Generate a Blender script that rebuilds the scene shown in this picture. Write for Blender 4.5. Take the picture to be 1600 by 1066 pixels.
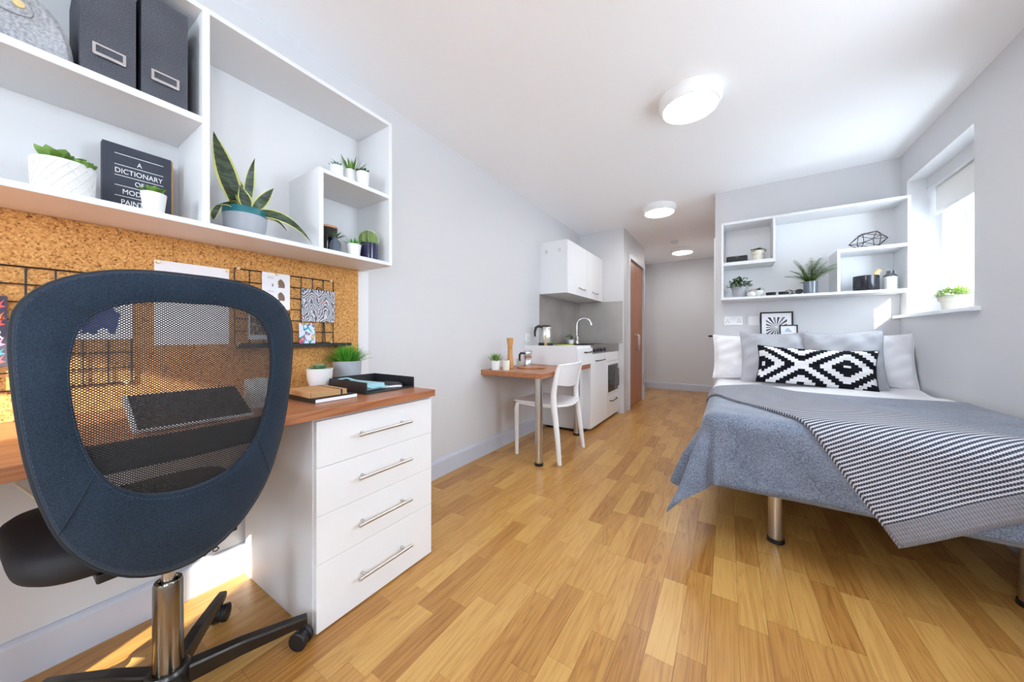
import bpy, math, random
from math import sin, cos, pi, radians as R, sqrt, atan2
from mathutils import Vector as V, Matrix

for o in list(bpy.data.objects):
    bpy.data.objects.remove(o)
C = bpy.context.scene.collection
SC = bpy.context.scene

# ------------------------------------------------------------------ camera, sky, sun, exposure
cam = bpy.data.cameras.new('camera')
cam.sensor_width = 36; cam.lens = 525.4 / 1600 * 36; cam.shift_y = -7.6 / 1600
cam.clip_start = 0.02
co = bpy.data.objects.new('camera', cam); C.objects.link(co)
co.location = (0, 0, 1.0); co.rotation_euler = (R(90), 0, R(32.76))
SC.camera = co

SC.view_settings.view_transform = 'Standard'
SC.view_settings.look = 'None'
SC.view_settings.gamma = 1
SC.view_settings.use_curve_mapping = False
SC.view_settings.exposure = 0.45
SC.cycles.use_denoising = True
SC.cycles.max_bounces = 14
SC.cycles.diffuse_bounces = 10
SC.cycles.sample_clamp_indirect = 6

w = bpy.data.worlds.new('sky'); SC.world = w; w.use_nodes = True
w.node_tree.nodes['Background'].inputs[0].default_value = (0.82, 0.93, 1.07, 1)
w.node_tree.nodes['Background'].inputs[1].default_value = 15.0

sun = bpy.data.lights.new('sun', 'SUN'); sun.energy = 17; sun.angle = R(0.6); sun.color = (1, 0.93, 0.82)
so = bpy.data.objects.new('sun', sun); C.objects.link(so)
SUN_DIR = V((-0.35, 0.85, -0.36))
so.rotation_euler = SUN_DIR.to_track_quat('-Z', 'Y').to_euler()

def portal(loc, rot, sx, sy):
    l = bpy.data.lights.new('window_portal', 'AREA'); l.shape = 'RECTANGLE'; l.size = sx; l.size_y = sy
    l.cycles.is_portal = True
    o = bpy.data.objects.new('window_portal', l); C.objects.link(o)
    o.location = loc; o.rotation_euler = rot
# room box (metres): left wall X=-1.735, right wall X=1.13, ceiling 2.40, camera at the origin, Y runs into the room
XL, XR, ZC, YB, YF = -1.735, 1.13, 2.40, -2.4, 6.93
YBED = 3.86
ADDED_SIDE_WINDOWS = [(-2.12, -1.50), (-1.05, -0.43), (1.12, 1.74)]      # added to the right wall, out of view, to bring in daylight
WIN = (2.914, 3.737, 1.14, 2.165)                                # the window in view
ADDED_BACKWIN = (-1.2, -0.3, 0.95, 2.15)  # window added in the unseen back wall to let in sky and sun
for a, b in ADDED_SIDE_WINDOWS:
    portal((XR + 0.26, (a + b) / 2, 1.55), (0, R(90), 0), 1.2, b - a)
portal((XR + 0.26, (WIN[0] + WIN[1]) / 2, 1.65), (0, R(90), 0), 1.02, 0.82)
portal(((ADDED_BACKWIN[0] + ADDED_BACKWIN[1]) / 2, YB - 0.24, 1.55), (R(90), 0, 0), 0.9, 1.2)

# ------------------------------------------------------------------ mesh helpers
rnd = random.Random(7)

class MB:
    def __init__(s):
        s.v = []; s.f = []; s.uv = {}
    def add(s, vs, fs, uvs=None):
        n = len(s.v)
        s.v += [tuple(p) for p in vs]
        s.f += [tuple(i + n for i in f) for f in fs]
        if uvs:
            for i, u in enumerate(uvs): s.uv[n + i] = u
        return s
    def box(s, x0, x1, y0, y1, z0, z1):
        return s.add([(x0,y0,z0),(x1,y0,z0),(x1,y1,z0),(x0,y1,z0),(x0,y0,z1),(x1,y0,z1),(x1,y1,z1),(x0,y1,z1)],
                     [(0,3,2,1),(4,5,6,7),(0,1,5,4),(1,2,6,5),(2,3,7,6),(3,0,4,7)])
    def cyl(s, p0, p1, r0, r1=None, n=20):
        return s.tube([p0, p1], [r0, r0 if r1 is None else r1], n)
    def tube(s, pts, r, n=8, closed=False, flat=1.0, up=None):
        pts = [V(p) for p in pts]; m = len(pts)
        rs = r if isinstance(r, (list, tuple)) else [r] * m
        vs = []; prev = None
        for i, p in enumerate(pts):
            if closed: d = pts[(i + 1) % m] - pts[i - 1]
            elif i == 0: d = pts[1] - p
            elif i == m - 1: d = p - pts[-2]
            else: d = pts[i + 1] - pts[i - 1]
            d = d.normalized()
            if up is not None:
                a = V(up) - d * V(up).dot(d)
            elif prev is None:
                a = d.orthogonal()
            else:
                a = prev - d * prev.dot(d)
            if a.length < 1e-6: a = d.orthogonal()
            a.normalize(); prev = a; b = d.cross(a)
            for k in range(n):
                t = 2 * pi * k / n + (pi / n if n == 4 else 0)
                vs.append(p + a * cos(t) * rs[i] * flat + b * sin(t) * rs[i])
        fs = []
        for i in range(m if closed else m - 1):
            j = (i + 1) % m
            for k in range(n):
                l = (k + 1) % n
                fs.append((i * n + k, i * n + l, j * n + l, j * n + k))
        if not closed:
            fs.append(tuple(range(n - 1, -1, -1))); fs.append(tuple((m - 1) * n + k for k in range(n)))
        return s.add(vs, fs)
    def lathe(s, prof, n=32, c=(0, 0, 0)):
        vs = []; fs = []; rings = []
        for r, z in prof:
            if r < 1e-6:
                rings.append([len(vs)]); vs.append((c[0], c[1], c[2] + z))
            else:
                rings.append(list(range(len(vs), len(vs) + n)))
                vs += [(c[0] + r * cos(2*pi*k/n), c[1] + r * sin(2*pi*k/n), c[2] + z) for k in range(n)]
        for a, b in zip(rings, rings[1:]):
            for k in range(n):
                l = (k + 1) % n
                if len(a) == 1 and len(b) == 1: continue
                if len(a) == 1: fs.append((a[0], b[l], b[k]))
                elif len(b) == 1: fs.append((a[k], a[l], b[0]))
                else: fs.append((a[k], a[l], b[l], b[k]))
        return s.add(vs, fs)
    def grid(s, nu, nv, fn, uv=False):
        vs = []; us = []
        for j in range(nv + 1):
            for i in range(nu + 1):
                vs.append(fn(i / nu, j / nv)); us.append((i / nu, j / nv))
        fs = [(j*(nu+1)+i, j*(nu+1)+i+1, (j+1)*(nu+1)+i+1, (j+1)*(nu+1)+i) for j in range(nv) for i in range(nu)]
        return s.add(vs, fs, us if uv else None)
    def leaf(s, p0, d, L, W, T, bend=0.0, n=7, kind='lens', up=(0, 0, 1), wave=0.0, twist=0.0, cup=0.0):
        """a solid leaf: a spine that droops by 'bend', a lens cross-section"""
        p = V(p0); d = V(d).normalized(); up = V(up)
        side = d.cross(up)
        if side.length < 1e-3: side = d.orthogonal()
        side.normalize()
        if twist: side = Matrix.Rotation(twist, 3, d) @ side
        vs = []; us = []
        for i in range(n + 1):
            t = i / n
            if kind == 'lens': wd = sin(pi * min(1, 0.12 + 0.88 * t)) ** 0.8 if t < 1 else 0.0
            elif kind == 'blade': wd = (1 - t) ** 0.7 * (0.75 + 0.5 * t)
            elif kind == 'fat': wd = (sin(pi * (0.14 + 0.86 * t ** 1.25)) ** 0.65) if t < 1 else 0
            elif kind == 'sword': wd = min(1, 0.55 + 1.3 * t) * (1 - max(0, (t - 0.45) / 0.55) ** 1.8)
            wd = max(wd, 0.015)
            nn = side.cross(d).normalized()
            wv = nn * (wave * sin(t * 9.0) * W) if wave else V((0, 0, 0))
            th = T * (wd ** 0.7) * (1 - 0.4 * t)
            cu = nn * (cup * W * wd)
            vs += [p - side * W * wd * 0.5 + wv + cu, p + nn * th * 0.5, p + side * W * wd * 0.5 - wv + cu, p - nn * th * 0.5]
            us += [(0, t), (0.5, t), (1, t), (0.5, t)]
            step = L / n
            d = (d + V((0, 0, -1)) * bend / n).normalized()
            p = p + d * step
        fs = []
        for i in range(n):
            for k in range(4):
                l = (k + 1) % 4
                fs.append((i*4 + k, i*4 + l, i*4 + 4 + l, i*4 + 4 + k))
        fs += [(3, 2, 1, 0), (n*4, n*4+1, n*4+2, n*4+3)]
        return s.add(vs, fs, us)
    def mesh(s, name, smooth=None):
        me = bpy.data.meshes.new(name)
        me.from_pydata(s.v, [], s.f); me.update()
        if s.uv:
            lay = me.uv_layers.new(name='UVMap')
            for lp in me.loops: lay.data[lp.index].uv = s.uv.get(lp.vertex_index, (0, 0))
        if smooth:
            me.polygons.foreach_set('use_smooth', [True] * len(me.polygons))
            me.set_sharp_from_angle(angle=R(smooth))
        return me

def put(o, parent=None):
    C.objects.link(o)
    if parent is not None: o.parent = parent
    return o
def part(parent, name, mb, m, smooth=None, bevel=0, label=None, kind=None, loc=None, rot=None):
    me = mb.mesh(name, smooth); me.materials.append(m)
    o = put(bpy.data.objects.new(name, me), parent)
    if loc: o.location = loc
    if rot: o.rotation_euler = rot
    if bevel:
        b = o.modifiers.new('bevel', 'BEVEL'); b.width = bevel; b.segments = 2; b.limit_method = 'ANGLE'
    if label: o['label'] = label
    if kind: o['kind'] = kind
    return o
def tag(o, label, cat, group=None):
    o['label'] = label; o['category'] = cat
    if group: o['group'] = group
    return o
def thing(name, label, cat, loc=(0, 0, 0), rz=0, group=None):
    o = put(bpy.data.objects.new(name, None)); o.empty_display_size = 0.05
    o.location = loc; o.rotation_euler = (0, 0, rz)
    return tag(o, label, cat, group)
def struct(name, mb, m, smooth=None, bevel=0, parent=None):
    o = part(parent, name, mb, m, smooth, bevel)
    o['kind'] = 'structure'
    return o
def bx(*a): return MB().box(*a)
def arc(c, r, a0, a1, n, ax=0):
    return [(c[0] + r * cos(R(a0 + (a1 - a0) * i / n)), c[1] + r * sin(R(a0 + (a1 - a0) * i / n))) for i in range(n + 1)]

# ------------------------------------------------------------------ materials
def srgb(*c):
    return tuple(((x / 255) / 12.92 if x / 255 <= 0.04045 else ((x / 255 + 0.055) / 1.055) ** 2.4) for x in c) + (1,)
MATS = {}
def mat(name, col, rough=0.5, metal=0.0, spec=0.5, coat=0.0, sheen=0.0, vary=0.0, scale=30, bump=0.0, bscale=200, stretch=None, coord='Object', trans=0.0):
    if name in MATS: return MATS[name]
    m = bpy.data.materials.new(name); m.use_nodes = True
    nt = m.node_tree; p = nt.nodes['Principled BSDF']
    p.inputs['Base Color'].default_value = srgb(*col)
    p.inputs['Roughness'].default_value = rough; p.inputs['Metallic'].default_value = metal
    p.inputs['Specular IOR Level'].default_value = spec
    p.inputs['Coat Weight'].default_value = coat; p.inputs['Sheen Weight'].default_value = sheen
    if vary or bump:
        tc = nt.nodes.new('ShaderNodeTexCoord'); mp = nt.nodes.new('ShaderNodeMapping')
        nt.links.new(tc.outputs[coord], mp.inputs[0])
        if stretch: mp.inputs['Scale'].default_value = stretch
        if vary:
            n = nt.nodes.new('ShaderNodeTexNoise'); n.inputs['Scale'].default_value = scale; n.inputs['Detail'].default_value = 5
            nt.links.new(mp.outputs[0], n.inputs['Vector'])
            r = nt.nodes.new('ShaderNodeValToRGB')
            c = srgb(*col)
            r.color_ramp.elements[0].position = 0.3; r.color_ramp.elements[1].position = 0.7
            r.color_ramp.elements[0].color = tuple(x * (1 - vary) for x in c[:3]) + (1,)
            r.color_ramp.elements[1].color = tuple(min(1, x * (1 + vary)) for x in c[:3]) + (1,)
            nt.links.new(n.outputs[0], r.inputs[0]); nt.links.new(r.outputs[0], p.inputs['Base Color'])
        if bump:
            n2 = nt.nodes.new('ShaderNodeTexNoise'); n2.inputs['Scale'].default_value = bscale; n2.inputs['Detail'].default_value = 3
            nt.links.new(mp.outputs[0], n2.inputs['Vector'])
            b = nt.nodes.new('ShaderNodeBump'); b.inputs['Strength'].default_value = bump; b.inputs['Distance'].default_value = 0.002
            nt.links.new(n2.outputs[0], b.inputs['Height']); nt.links.new(b.outputs[0], p.inputs['Normal'])
    MATS[name] = m
    return m
def nodes_mat(name, rough=0.5, metal=0):
    m = bpy.data.materials.new(name); m.use_nodes = True
    nt = m.node_tree; p = nt.nodes['Principled BSDF']
    p.inputs['Roughness'].default_value = rough; p.inputs['Metallic'].default_value = metal
    MATS[name] = m
    def N(t, **k):
        n = nt.nodes.new(t)
        for a, b in k.items(): setattr(n, a, b)
        return n
    def L(a, b): nt.links.new(a, b)
    def M(op, a, b=None, c=None):
        n = N('ShaderNodeMath', operation=op)
        for i, x in enumerate((a, b, c)):
            if x is None: continue
            if isinstance(x, (int, float)): n.inputs[i].default_value = x
            else: L(x, n.inputs[i])
        return n.outputs[0]
    def ramp(fac, stops):
        n = N('ShaderNodeValToRGB'); e = n.color_ramp.elements
        while len(e) < len(stops): e.new(0.5)
        for i, (pos, col) in enumerate(stops):
            e[i].position = pos; e[i].color = srgb(*col)
        L(fac, n.inputs[0]); return n.outputs[0]
    return m, p, N, L, M, ramp
def emit(name, col, s):
    m = bpy.data.materials.new(name); m.use_nodes = True
    p = m.node_tree.nodes['Principled BSDF']
    p.inputs['Base Color'].default_value = (0.8, 0.8, 0.8, 1)
    p.inputs['Emission Color'].default_value = srgb(*col); p.inputs['Emission Strength'].default_value = s
    MATS[name] = m
    return m

wall_p = mat('wall_paint_grey', (211, 211, 213), 0.5, bump=0.04, bscale=350)
ceil_p = mat('ceiling_paint_white', (250, 251, 253), 0.75)
skirt_p = mat('skirting_gloss_grey', (196, 200, 212), 0.35)
white_lam = mat('white_laminate', (230, 232, 234), 0.38)
white_sat = mat('white_satin_board', (228, 229, 231), 0.45)
white_gloss = mat('white_gloss_front', (238, 239, 241), 0.22)
chrome = mat('chrome', (225, 225, 228), 0.12, 1.0)
steel = mat('brushed_steel', (205, 202, 198), 0.28, 1.0, bump=0.05, bscale=90, stretch=(1, 1, 30))
steel_sheet = mat('steel_splashback', (176, 171, 166), 0.40, 0.6, vary=0.12, scale=3)
worktop_steel = mat('steel_worktop', (165, 162, 158), 0.3, 0.8)
dark_metal = mat('gunmetal', (70, 68, 66), 0.28, 0.85)
bronze_chrome = mat('bronze_chrome', (150, 143, 132), 0.16, 1.0)
black_pl = mat('black_plastic', (26, 26, 28), 0.45)
black_mt = mat('black_matt', (22, 22, 24), 0.6)
ceramic_w = mat('white_ceramic', (230, 230, 229), 0.3)
ceramic_c = mat('cream_ceramic', (232, 228, 214), 0.45)
grey_pot = mat('grey_pot', (168, 170, 176), 0.55)
soil = mat('soil', (62, 48, 36), 0.9)
upvc = mat('white_upvc', (244, 246, 250), 0.3)
paper_w = mat('white_paper', (240, 240, 244), 0.8)
gold = mat('pale_gold', (226, 205, 150), 0.35, 0.6)
glow = emit('lamp_diffuser', (255, 253, 252), 29.0)

def leafmat(name, c1, c2, rough=0.45):
    m, p, N, L, M, ramp = nodes_mat(name, rough)
    oi = N('ShaderNodeNewGeometry'); tc = N('ShaderNodeTexCoord')
    n = N('ShaderNodeTexNoise'); n.inputs['Scale'].default_value = 25; L(tc.outputs['Object'], n.inputs['Vector'])
    f = M('ADD', M('MULTIPLY', oi.outputs['Random Per Island'], 0.6), M('MULTIPLY', n.outputs[0], 0.4))
    L(ramp(f, [(0.15, c1), (0.85, c2)]), p.inputs['Base Color'])
    return m
green_succ = leafmat('green_succulent', (74, 116, 34), (142, 178, 84), 0.4)
green_grass = leafmat('green_grass', (44, 92, 22), (128, 168, 66))
green_dark = leafmat('dark_green_leaf', (38, 62, 30), (92, 122, 66))
green_blue = leafmat('blue_green_succulent', (86, 124, 112), (140, 168, 152))
green_bright = leafmat('bright_green_leaf', (52, 132, 26), (118, 190, 66))
green_fern = leafmat('fern_green', (66, 104, 40), (132, 162, 82))
green_pale = leafmat('pale_green_leaf', (118, 152, 60), (206, 222, 140))
green_sage = leafmat('sage_succulent', (88, 128, 84), (152, 180, 138))

def snake_leaf():
    m, p, N, L, M, ramp = nodes_mat('variegated_sword_leaf', 0.35)
    uv = N('ShaderNodeUVMap'); sx = N('ShaderNodeSeparateXYZ'); L(uv.outputs[0], sx.inputs[0])
    tc = N('ShaderNodeTexCoord')
    e = M('ABSOLUTE', M('SUBTRACT', sx.outputs[0], 0.5))
    n = N('ShaderNodeTexNoise'); n.inputs['Scale'].default_value = 60; n.inputs['Detail'].default_value = 4
    mp = N('ShaderNodeMapping'); mp.inputs['Scale'].default_value = (0.5, 0.5, 1.6); L(tc.outputs['Object'], mp.inputs[0]); L(mp.outputs[0], n.inputs['Vector'])
    dark = ramp(n.outputs[0], [(0.42, (26, 40, 24)), (0.6, (62, 84, 50))])
    edge = M('GREATER_THAN', e, 0.39)
    mx = N('ShaderNodeMix', data_type='RGBA'); L(edge, mx.inputs[0]); L(dark, mx.inputs[6]); mx.inputs[7].default_value = srgb(198, 200, 108)
    L(mx.outputs[2], p.inputs['Base Color'])
    return m
snake_m = snake_leaf()

def wood_mat(name, c0, c1, c2, rough, axis='Y', scale=1.0, random_obj=False, coat=0.0):
    """long-grain timber: streaks along one axis, cathedral figure from a distorted wave"""
    m, p, N, L, M, ramp = nodes_mat(name, rough)
    p.inputs['Coat Weight'].default_value = coat; p.inputs['Coat Roughness'].default_value = 0.15
    tc = N('ShaderNodeTexCoord'); mp = N('ShaderNodeMapping'); L(tc.outputs['Object'], mp.inputs[0])
    s = {'X': (1.2, 22, 22), 'Y': (22, 1.2, 22), 'Z': (22, 22, 1.2)}[axis]
    mp.inputs['Scale'].default_value = tuple(x * scale for x in s)
    src = mp.outputs[0]
    if random_obj:
        oi = N('ShaderNodeObjectInfo'); g = N('ShaderNodeNewGeometry')
        rr = M('FRACT', M('ADD', oi.outputs['Random'], M('MULTIPLY', g.outputs['Random Per Island'], 7.31)))
        cb = N('ShaderNodeCombineXYZ'); L(M('MULTIPLY', rr, 40), cb.inputs[0]); L(M('MULTIPLY', rr, 91), cb.inputs[1]); L(M('MULTIPLY', rr, 17), cb.inputs[2])
        va = N('ShaderNodeVectorMath'); L(src, va.inputs[0]); L(cb.outputs[0], va.inputs[1]); src = va.outputs[0]
    n1 = N('ShaderNodeTexNoise'); n1.inputs['Scale'].default_value = 0.55; n1.inputs['Detail'].default_value = 3; n1.inputs['Distortion'].default_value = 1.4
    L(src, n1.inputs['Vector'])
    n2 = N('ShaderNodeTexNoise'); n2.inputs['Scale'].default_value = 4.5; n2.inputs['Detail'].default_value = 6; L(src, n2.inputs['Vector'])
    rings = M('FRACT', M('MULTIPLY', n1.outputs[0], 11))
    rings = M('POWER', M('ABSOLUTE', M('SUBTRACT', M('MULTIPLY', rings, 2), 1)), 2.2)
    f = M('ADD', M('MULTIPLY', rings, 0.20), M('ADD', M('MULTIPLY', n2.outputs[0], 0.42), 0.17))
    if random_obj:
        f = M('ADD', f, M('MULTIPLY', M('SUBTRACT', M('FRACT', M('MULTIPLY', rr, 13.7)), 0.5), 0.42))
    L(ramp(f, [(0.22, c2), (0.5, c1), (0.78, c0)]), p.inputs['Base Color'])
    b = N('ShaderNodeBump'); b.inputs['Strength'].default_value = 0.05; b.inputs['Distance'].default_value = 0.001
    L(f, b.inputs['Height']); L(b.outputs[0], p.inputs['Normal'])
    return m
# darker stop goes with the higher grain value
floor_m = wood_mat('oak_laminate', (150, 99, 45), (181, 131, 67), (202, 157, 88), 0.30, 'Y', 1.0, True)
walnut_m = wood_mat('walnut_worktop', (104, 62, 38), (160, 100, 64), (186, 128, 88), 0.35, 'Y', 0.7)
door_m = wood_mat('door_veneer', (150, 92, 58), (172, 110, 72), (186, 124, 86), 0.4, 'Z', 0.5)
mill_m = wood_mat('mill_beech', (170, 112, 54), (196, 142, 80), (212, 164, 104), 0.4, 'Z', 0.6)
board_m = wood_mat('serving_board', (140, 86, 50), (172, 116, 72), (190, 138, 92), 0.45, 'Y', 0.8)

def cork():
    m, p, N, L, M, ramp = nodes_mat('cork', 0.9)
    tc = N('ShaderNodeTexCoord')
    v = N('ShaderNodeTexVoronoi'); v.inputs['Scale'].default_value = 230; L(tc.outputs['Object'], v.inputs['Vector'])
    n = N('ShaderNodeTexNoise'); n.inputs['Scale'].default_value = 130; n.inputs['Detail'].default_value = 4; L(tc.outputs['Object'], n.inputs['Vector'])
    sx = N('ShaderNodeSeparateXYZ'); L(v.outputs['Color'], sx.inputs[0])
    f = M('ADD', M('MULTIPLY', sx.outputs[0], 0.5), M('MULTIPLY', n.outputs[0], 0.6))
    L(ramp(f, [(0.22, (104, 62, 26)), (0.38, (190, 132, 70)), (0.7, (214, 160, 94)), (0.9, (228, 182, 120))]), p.inputs['Base Color'])
    b = N('ShaderNodeBump'); b.inputs['Strength'].default_value = 0.3; b.inputs['Distance'].default_value = 0.001
    L(n.outputs[0], b.inputs['Height']); L(b.outputs[0], p.inputs['Normal'])
    return m
cork_m = cork()

def glass_mat():
    m = bpy.data.materials.new('window_glass'); m.use_nodes = True; nt = m.node_tree
    nt.nodes.remove(nt.nodes['Principled BSDF'])
    t = nt.nodes.new('ShaderNodeBsdfTransparent'); g = nt.nodes.new('ShaderNodeBsdfGlossy'); g.inputs['Roughness'].default_value = 0.02
    mx = nt.nodes.new('ShaderNodeMixShader'); mx.inputs[0].default_value = 0.06
    t.inputs[0].default_value = (0.97, 0.985, 0.98, 1)
    nt.links.new(t.outputs[0], mx.inputs[1]); nt.links.new(g.outputs[0], mx.inputs[2])
    nt.links.new(mx.outputs[0], nt.nodes['Material Output'].inputs[0])
    return m
glass_m = glass_mat()

def felt(name, c1, c2, scale=260, rough=0.95, sheen=0.3, bump=0.25):
    m, p, N, L, M, ramp = nodes_mat(name, rough)
    p.inputs['Sheen Weight'].default_value = sheen
    p.inputs['Specular IOR Level'].default_value = 0.15
    tc = N('ShaderNodeTexCoord')
    n = N('ShaderNodeTexNoise'); n.inputs['Scale'].default_value = scale; n.inputs['Detail'].default_value = 4; L(tc.outputs['Object'], n.inputs['Vector'])
    n2 = N('ShaderNodeTexNoise'); n2.inputs['Scale'].default_value = 9; n2.inputs['Detail'].default_value = 3; L(tc.outputs['Object'], n2.inputs['Vector'])
    f = M('ADD', M('MULTIPLY', n.outputs[0], 0.75), M('MULTIPLY', n2.outputs[0], 0.25))
    L(ramp(f, [(0.36, c1), (0.62, c2)]), p.inputs['Base Color'])
    b = N('ShaderNodeBump'); b.inputs['Strength'].default_value = bump; b.inputs['Distance'].default_value = 0.001
    L(n.outputs[0], b.inputs['Height']); L(b.outputs[0], p.inputs['Normal'])
    return m
blanket_m = felt('blue_grey_felt_blanket', (88, 96, 112), (132, 141, 158), 170)
chair_fab = felt('navy_chair_fabric', (26, 35, 46), (43, 56, 72), 420, sheen=0.12)
chair_mesh_m = mat('chair_mesh_black', (26, 27, 30), 0.6)
file_m = felt('charcoal_speckled_board', (70, 72, 80), (94, 96, 104), 330, 0.8, 0.0, 0.1)
pouch_m = felt('grey_wool_felt', (136, 138, 142), (180, 182, 186), 150)
linen_w = mat('white_linen', (236, 236, 240), 0.9, sheen=0.2, bump=0.25, bscale=60)
seat_m = mat('black_seat_fabric', (26, 24, 28), 0.7, sheen=0.0, bump=0.15, bscale=500)

def weave(name, dark, light, fu, fv):
    """woven/knitted cloth pattern in the cloth's own UV"""
    m, p, N, L, M, ramp = nodes_mat(name, 0.95)
    p.inputs['Specular IOR Level'].default_value = 0.1
    uv = N('ShaderNodeUVMap'); sx = N('ShaderNodeSeparateXYZ'); L(uv.outputs[0], sx.inputs[0])
    a = M('SINE', M('MULTIPLY', sx.outputs[0], fu * 2 * pi)); b = M('SINE', M('ADD', M('MULTIPLY', sx.outputs[1], fv * 2 * pi), M('MULTIPLY', a, 0.9)))
    f = M('ADD', M('MULTIPLY', M('ADD', M('MULTIPLY', b, 0.7), M('MULTIPLY', a, 0.3)), 0.5), 0.5)
    L(ramp(f, [(0.25, dark), (0.7, light)]), p.inputs['Base Color'])
    bp = N('ShaderNodeBump'); bp.inputs['Strength'].default_value = 0.5; bp.inputs['Distance'].default_value = 0.003
    L(f, bp.inputs['Height']); L(bp.outputs[0], p.inputs['Normal'])
    return m
cushion_grey_m = weave('grey_knit_cushion', (146, 148, 156), (206, 207, 212), 44, 40)

def throw_mat():
    m, p, N, L, M, ramp = nodes_mat('striped_knit_throw', 0.95)
    p.inputs['Specular IOR Level'].default_value = 0.1
    uv = N('ShaderNodeUVMap'); sx = N('ShaderNodeSeparateXYZ'); L(uv.outputs[0], sx.inputs[0])   # u, v in metres
    u, v = sx.outputs[0], sx.outputs[1]
    zig = M('MULTIPLY', M('SINE', M('MULTIPLY', u, 2 * pi / 0.0085)), 0.0012)
    ph = M('FRACT', M('DIVIDE', M('ADD', v, zig), 0.0150))
    tri = M('ABSOLUTE', M('SUBTRACT', M('MULTIPLY', ph, 2), 1))
    body = ramp(ph, [(0.0, (74, 78, 92)), (0.30, (70, 74, 88)), (0.38, (150, 152, 160)), (0.50, (214, 214, 219)), (0.72, (208, 208, 214)), (0.84, (150, 152, 160)), (0.92, (74, 78, 92))])
    rib = M('SINE', M('MULTIPLY', M('ADD', u, M('MULTIPLY', v, 0.5)), 2 * pi / 0.006))
    ribc = ramp(M('ADD', M('MULTIPLY', rib, 0.5), 0.5), [(0.1, (122, 123, 132)), (0.9, (160, 161, 168))])
    hem = M('LESS_THAN', v, 0.075)
    mx = N('ShaderNodeMix', data_type='RGBA'); L(hem, mx.inputs[0]); L(body, mx.inputs[6]); L(ribc, mx.inputs[7])
    L(mx.outputs[2], p.inputs['Base Color'])
    h = M('ADD', M('SINE', M('MULTIPLY', u, 2 * pi / 0.0085)), M('MULTIPLY', tri, 2.0))
    bp = N('ShaderNodeBump'); bp.inputs['Strength'].default_value = 0.5; bp.inputs['Distance'].default_value = 0.003
    L(h, bp.inputs['Height']); L(bp.outputs[0], p.inputs['Normal'])
    return m
throw_m = throw_mat()

def diamond_mat():
    """black and white stepped diamonds"""
    m, p, N, L, M, ramp = nodes_mat('stepped_diamond_print', 0.9)
    p.inputs['Specular IOR Level'].default_value = 0.15
    uv = N('ShaderNodeUVMap'); sx = N('ShaderNodeSeparateXYZ'); L(uv.outputs[0], sx.inputs[0])
    def q(a, n): return M('DIVIDE', M('ADD', M('FLOOR', M('MULTIPLY', a, n)), 0.5), n)
    x = M('SUBTRACT', M('MULTIPLY', q(sx.outputs[0], 33), 2.78), 0.10)       # in half-cells
    y = M('SUBTRACT', M('MULTIPLY', q(sx.outputs[1], 19), 1.62), 0.78)
    cx = M('ABSOLUTE', M('SUBTRACT', M('MULTIPLY', M('FRACT', M('ADD', M('DIVIDE', x, 2), 0.5)), 2), 1))
    cy = M('ABSOLUTE', M('SUBTRACT', M('MULTIPLY', M('FRACT', M('ADD', M('DIVIDE', y, 2), 0.5)), 2), 1))
    d0 = M('ADD', cx, cy)
    d = M('MINIMUM', d0, M('SUBTRACT', 2.0, d0))
    b1 = M('MULTIPLY', M('GREATER_THAN', d, 0.085), M('LESS_THAN', d, 0.36))
    b2 = M('MULTIPLY', M('GREATER_THAN', d, 0.62), M('LESS_THAN', d, 0.88))
    L(ramp(M('ADD', b1, b2), [(0.4, (236, 236, 238)), (0.6, (20, 22, 30))]), p.inputs['Base Color'])
    return m
diamond_m = diamond_mat()

# ------------------------------------------------------------------ the room shell
base = bx(XL - 0.12, XR + 0.4, YB - 0.3, YF + 0.1, -0.12, -0.012)
floor = struct('floor', base, mat('floor_screed', (120, 84, 50), 0.8))
PW = 0.084
lens = [0.27, 0.335, 0.395, 0.45]
plank_me = []
for L_ in lens:
    b = bx(-PW / 2 + 0.0003, PW / 2 - 0.0003, -L_ / 2 + 0.0003, L_ / 2 - 0.0003, -0.012, 0.0)
    me = b.mesh('plank'); me.materials.append(floor_m); plank_me.append(me)
planks = []
nrow = int((XR - XL) / PW) + 1
TH = R(32.76)
def project(x, y, z=0.0):
    d = -x * sin(TH) + y * cos(TH); r = x * cos(TH) + y * sin(TH)
    return (800 + 525.4 * r / d, 525.4 - 525.4 * (z - 1) / d, d) if d > 0.05 else (0, 0, d)
for i in range(nrow):
    x = XL + PW * (i + 0.5)
    y = YB - rnd.random() * 0.4
    while y < YF:
        k = rnd.randrange(4)
        planks.append((x, y + lens[k] / 2, k)); y += lens[k]
def plank_view(pl):
    u, v, d = project(pl[0], pl[1])
    seen = d > 0.05 and -120 < u < 1720 and v < 1180
    under_bed = pl[0] > 0.35 and pl[1] > 2.1
    behind = pl[0] < -1.2 and 0.6 < pl[1] < 1.1
    return (0 if seen and not under_bed and not behind else 1, d if d > 0 else 99)
planks.sort(key=plank_view)
rest = MB()
for n, (x, y, k) in enumerate(planks):
    if n < 295:
        o = put(bpy.data.objects.new('plank', plank_me[k]), floor); o.location = (x, y, 0)
    else:
        h = lens[k] / 2
        rest.box(x - PW/2 + 0.0003, x + PW/2 - 0.0003, y - h + 0.0003, y + h - 0.0003, -0.012, 0)
part(floor, 'plank_field', rest, floor_m, kind='stuff')

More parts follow.
